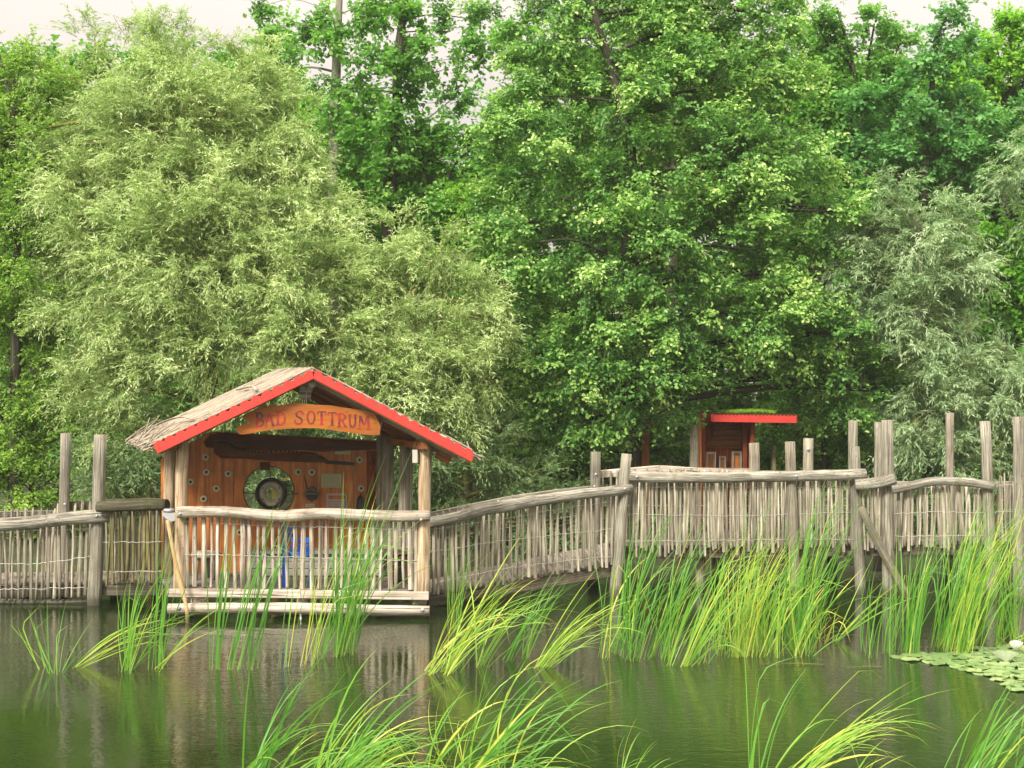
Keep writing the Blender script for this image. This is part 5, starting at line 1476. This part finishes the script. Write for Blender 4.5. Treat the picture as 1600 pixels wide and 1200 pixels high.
reeds('tall reed mass before the curved right railing', [RR(1410, 1445, 1020, 36, 210, .1, .42, (.1, .5), lean_sd=.1, depth=.2, w=.02), RR(1440, 1500, 1016, 50, 225, .16, .45, (.15, .6), lean_sd=.13, depth=.3), RR(1480, 1560, 1014, 50, 250, .22, .45, (.15, .5), lean_sd=.13, depth=.3), RR(1420, 1560, 1008, 50, 280, .28, .5, (.1, .4), lean_sd=.12)], kind='stuff', name='reeds')
reeds('yellow tinged reed tuft at the edge of the lily pads', [RR(1488, 1512, 1020, 26, 230, .2, .3, (.6, .95), lean_sd=.08, depth=.06, az_sd=.4)])
reeds('pale yellow reed tuft at the right edge behind the water lily', [RR(1565, 1610, 1008, 22, 170, -.05, .3, (.45, .75), lean_sd=.3, depth=.15), RR(1560, 1575, 1010, 8, 110, .95, .6, (.7, .9), lean_sd=.15)])
# near clumps, their feet below the picture's lower edge
reeds('large near clump of arching green reeds at the lower middle', [RR(350, 520, 1245, 58, 255, .68, .95, (.15, .6), lean_sd=.24, depth=.3, w=.021, az_sd=.6, kink=.1, h_sd=.26), RR(380, 420, 1240, 9, 270, .3, .6, (.1, .35), lean_sd=.1, w=.021), RR(440, 640, 1255, 60, 240, .75, 1.0, (.3, .65), lean_sd=.2, w=.017, az_sd=.4)])
reeds('near clump of crossing reeds arching right below the ramp reflection', [RR(620, 800, 1250, 64, 250, .6, 1.1, (.15, .65), lean_sd=.28, h_sd=.26, depth=.25, w=.018, az_sd=.45, kink=.1), RR(640, 700, 1245, 12, 300, .6, .5, (.05, .3), lean_sd=.1, w=.022, az_sd=.3), RR(620, 760, 1240, 8, 190, -.1, .6, (.7, 1), lean_sd=.4, w=.013, dry=.5)])
reeds('near yellow green reed tuft sweeping right before the dark water', [RR(1180, 1225, 1238, 30, 285, .78, .85, (.5, .8), lean_sd=.1, depth=.1, w=.017, az_sd=.3, kink=.1), RR(1160, 1200, 1238, 9, 260, .2, .5, (.15, .4), lean_sd=.1, w=.019)])
reeds('near sparse low reeds at the bottom edge right of the yellow tuft', [RR(1230, 1330, 1240, 14, 120, .75, .9, (.45, .75), lean_sd=.2, depth=.1, w=.015)])
reeds('near low green reeds at the bottom edge below the middle of the picture', [RR(840, 990, 1250, 18, 120, .4, .9, (.3, .6), lean_sd=.3, w=.014)])
reeds('near green reed clump in the lower right corner', [RR(1480, 1570, 1245, 40, 200, .42, .5, (.08, .45), lean_sd=.14, depth=.2, w=.021, az_sd=.4), RR(1540, 1620, 1240, 18, 190, .3, .8, (.2, .5), lean_sd=.2)])

# ================================================================== water lilies
def pad_mesh(r):
    vs = [(0, 0, .002)]; n = 22
    a0 = random.uniform(0, 6.28)
    for k in range(n + 1):
        a = a0 + .14 + (2 * math.pi - .28) * k / n
        rr = r * (1 + .03 * math.sin(3 * a + 1))
        vs.append((math.cos(a) * rr, math.sin(a) * rr, .001 + .006 * math.sin(a * 2 + a0) + .003 * math.sin(a * 5)))
    m = len(vs)
    vs2 = [(x, y, z - .006) for x, y, z in vs]
    fs = [(0, k, k + 1) for k in range(1, n + 1)] + [(m, m + k + 1, m + k) for k in range(1, n + 1)]
    fs += [(k, m + k, m + k + 1, k + 1) for k in range(1, n + 1)]
    me = bpy.data.meshes.new('lily_pad'); me.from_pydata(vs + vs2, [], fs); me.update()
    return me


def pad_mat():
    m, nt, out = new_mat('lily_pad_leaf'); L = nt.links.new
    tc = N(nt, 'ShaderNodeTexCoord'); oi = N(nt, 'ShaderNodeObjectInfo')
    n = N(nt, 'ShaderNodeTexNoise', Scale=9.0, Detail=4.0); L(tc.outputs['Object'], n.inputs['Vector'])
    f = mathn(nt, 'ADD', mathn(nt, 'MULTIPLY', n.outputs['Fac'], .5), mathn(nt, 'MULTIPLY', oi.outputs['Random'], .5))
    r = ramp(nt, [(.2, (.09, .17, .050)), (.5, (.175, .27, .095)), (.75, (.25, .335, .125)), (.95, (.38, .36, .13))]); L(f, r.inputs[0])
    b = N(nt, 'ShaderNodeBsdfPrincipled', Roughness=.3); b.inputs['Specular IOR Level'].default_value = .6
    L(r.outputs[0], b.inputs['Base Color']); L(b.outputs[0], out.inputs[0])
    return m


PM = pad_mat(); pads = [pad_mesh(r) for r in (.075, .09, .10, .11, .12)]
for me in pads: me.materials.append(PM)
poly = [(1396, 1026), (1450, 1022), (1500, 1020), (1520, 1013), (1600, 1012), (1660, 1016), (1660, 1088), (1590, 1080), (1562, 1068), (1548, 1058), (1500, 1046), (1440, 1036)]


def inside(x, y):
    c = False
    for i in range(len(poly)):
        (x1, y1), (x2, y2) = poly[i], poly[i - 1]
        if (y1 > y) != (y2 > y) and x < (x2 - x1) * (y - y1) / (y2 - y1) + x1: c = not c
    return c


placed = []
for _ in range(4000):
    x, y = random.uniform(1390, 1660), random.uniform(1010, 1100)
    if not inside(x, y): continue
    p = on_water(x, y)
    if any((p[0] - q[0]) ** 2 + (p[1] - q[1]) ** 2 < .122 ** 2 for q in placed): continue
    placed.append(p)
    if len(placed) > 130: break
for i, p in enumerate(placed):
    o = bpy.data.objects.new('lily_pad', random.choice(pads)); C.objects.link(o)
    o.location = (p[0], p[1], .006 + (i % 5) * .0035)
    o.rotation_euler = (random.gauss(0, .012), random.gauss(0, .012), random.uniform(0, 6.28))
    tag(o, 'flat green lily pad in the floating raft at the right edge of the pond', 'lily pad', 'lily pads floating at the right')

# one pad stands up on edge, a white flower beside it
p = on_water(1572, 1036)
vs, fs = [], []
for i in range(7):
    for k in range(9):
        a = (k / 8 - .5) * 2.6; rr = .16 * i / 6
        q = np.array([math.sin(a) * rr * 1.0, .05 * math.cos(a * 1.5) * i / 6, (math.cos(a) * .5 + .5) * rr * 1.0])
        vs.append(tuple(q))
for i in range(6):
    for k in range(8):
        a = i * 9 + k; fs.append((a, a + 1, a + 10, a + 9))
me = bpy.data.meshes.new('raised_lily_pad'); me.from_pydata(vs, [], fs); me.update()
pm2 = paint('raised_pad_leaf', (.16, .22, .11), rough=.4, var=.5, wear=(.36, .12, .06), scale=5)
o = link('raised_lily_pad', me, pm2, None, p + [0, 0, .01]); o.rotation_euler = (-.5, 0, -.2)
sol = o.modifiers.new('thickness', 'SOLIDIFY'); sol.thickness = .005
tag(o, 'reddish green lily pad standing up on edge below the white flower', 'lily pad')

fl = thing('water_lily', 'white water lily flower open among the pads at the right edge', 'flower', on_water(1588, 1022))
pw = paint('lily_petal', (.82, .80, .74), rough=.5, var=.04)
for ring, (nP, tilt, ln) in enumerate(((9, 1.15, .115), (8, .75, .105), (6, .4, .085))):
    for k in range(nP):
        a = 2 * math.pi * (k + ring * .5) / nP
        vs, fs = [], []
        for i, t in enumerate((0, .3, .6, .85, 1)):
            w = (.016, .032, .034, .022, .003)[i]
            th = tilt - .5 * t
            r_, z_ = ln * t * math.sin(th) + .01, ln * t * math.cos(th) + .05
            for s_ in (-1, 0, 1):
                q = np.array([r_, s_ * w, z_ + abs(s_) * .008])
                vs.append((q[0] * math.cos(a) - q[1] * math.sin(a), q[0] * math.sin(a) + q[1] * math.cos(a), q[2]))
        for i in range(4):
            for k2 in (0, 1): b = i * 3 + k2; fs.append((b, b + 1, b + 4, b + 3))
        me = bpy.data.meshes.new('petal'); me.from_pydata(vs, [], fs); me.update()
        link('petal', me, pw, fl)
m = MB(); m.ball(ORG[fl.name] + [0, 0, .075], .022, 8, (1, 1, .8), .1); m.build('flower_centre', paint('lily_stamen', (.75, .50, .05), var=.1), fl)

# bits of dry reed lying on the water
for (xa, ya, xb, yb2, lab) in ((1322, 1045, 1378, 1043, 'dry reed stem floating flat left of the lily pads'), (1186, 1039, 1290, 1040, 'long pale reed stem lying on the water before the dense reeds')):
    m = MB(); a, b = on_water(xa, ya), on_water(xb, yb2); a[2] = b[2] = .012
    m.tube(spline([a, (a + b) / 2 + [0, .02, .006], b], 5), [.003] * 5 + [.005] * 5 + [.003], 6)
    tag(m.build('dry_reed', wood_y, None), lab, 'reed stem', 'dry reeds on the water')
hz = bpy.data.meshes.new('added_haze')
hx, h0, h1, hy0, hy1 = 306, -2.4, 19.5, -66, 306
hz.from_pydata([(-hx, hy0, h0), (hx, hy0, h0), (hx, hy1, h0), (-hx, hy1, h0), (-hx, hy0, h1), (hx, hy0, h1), (hx, hy1, h1), (-hx, hy1, h1)], [], [(3, 2, 1, 0), (4, 5, 6, 7), (0, 1, 5, 4), (1, 2, 6, 5), (2, 3, 7, 6), (3, 0, 4, 7)])
m_, nt, out = new_mat('shadow_lift_volume')  # thin mist volume added mainly to lift the dark tones
pv = N(nt, 'ShaderNodeVolumePrincipled', Density=0.0005); pv.inputs['Color'].default_value = (0.93, 0.95, 0.88, 1)
nt.links.new(pv.outputs[0], out.inputs['Volume'])
tag(link('added_haze', hz, m_), kind='stuff')
print('LEAF VERTS', LEAVES[0])
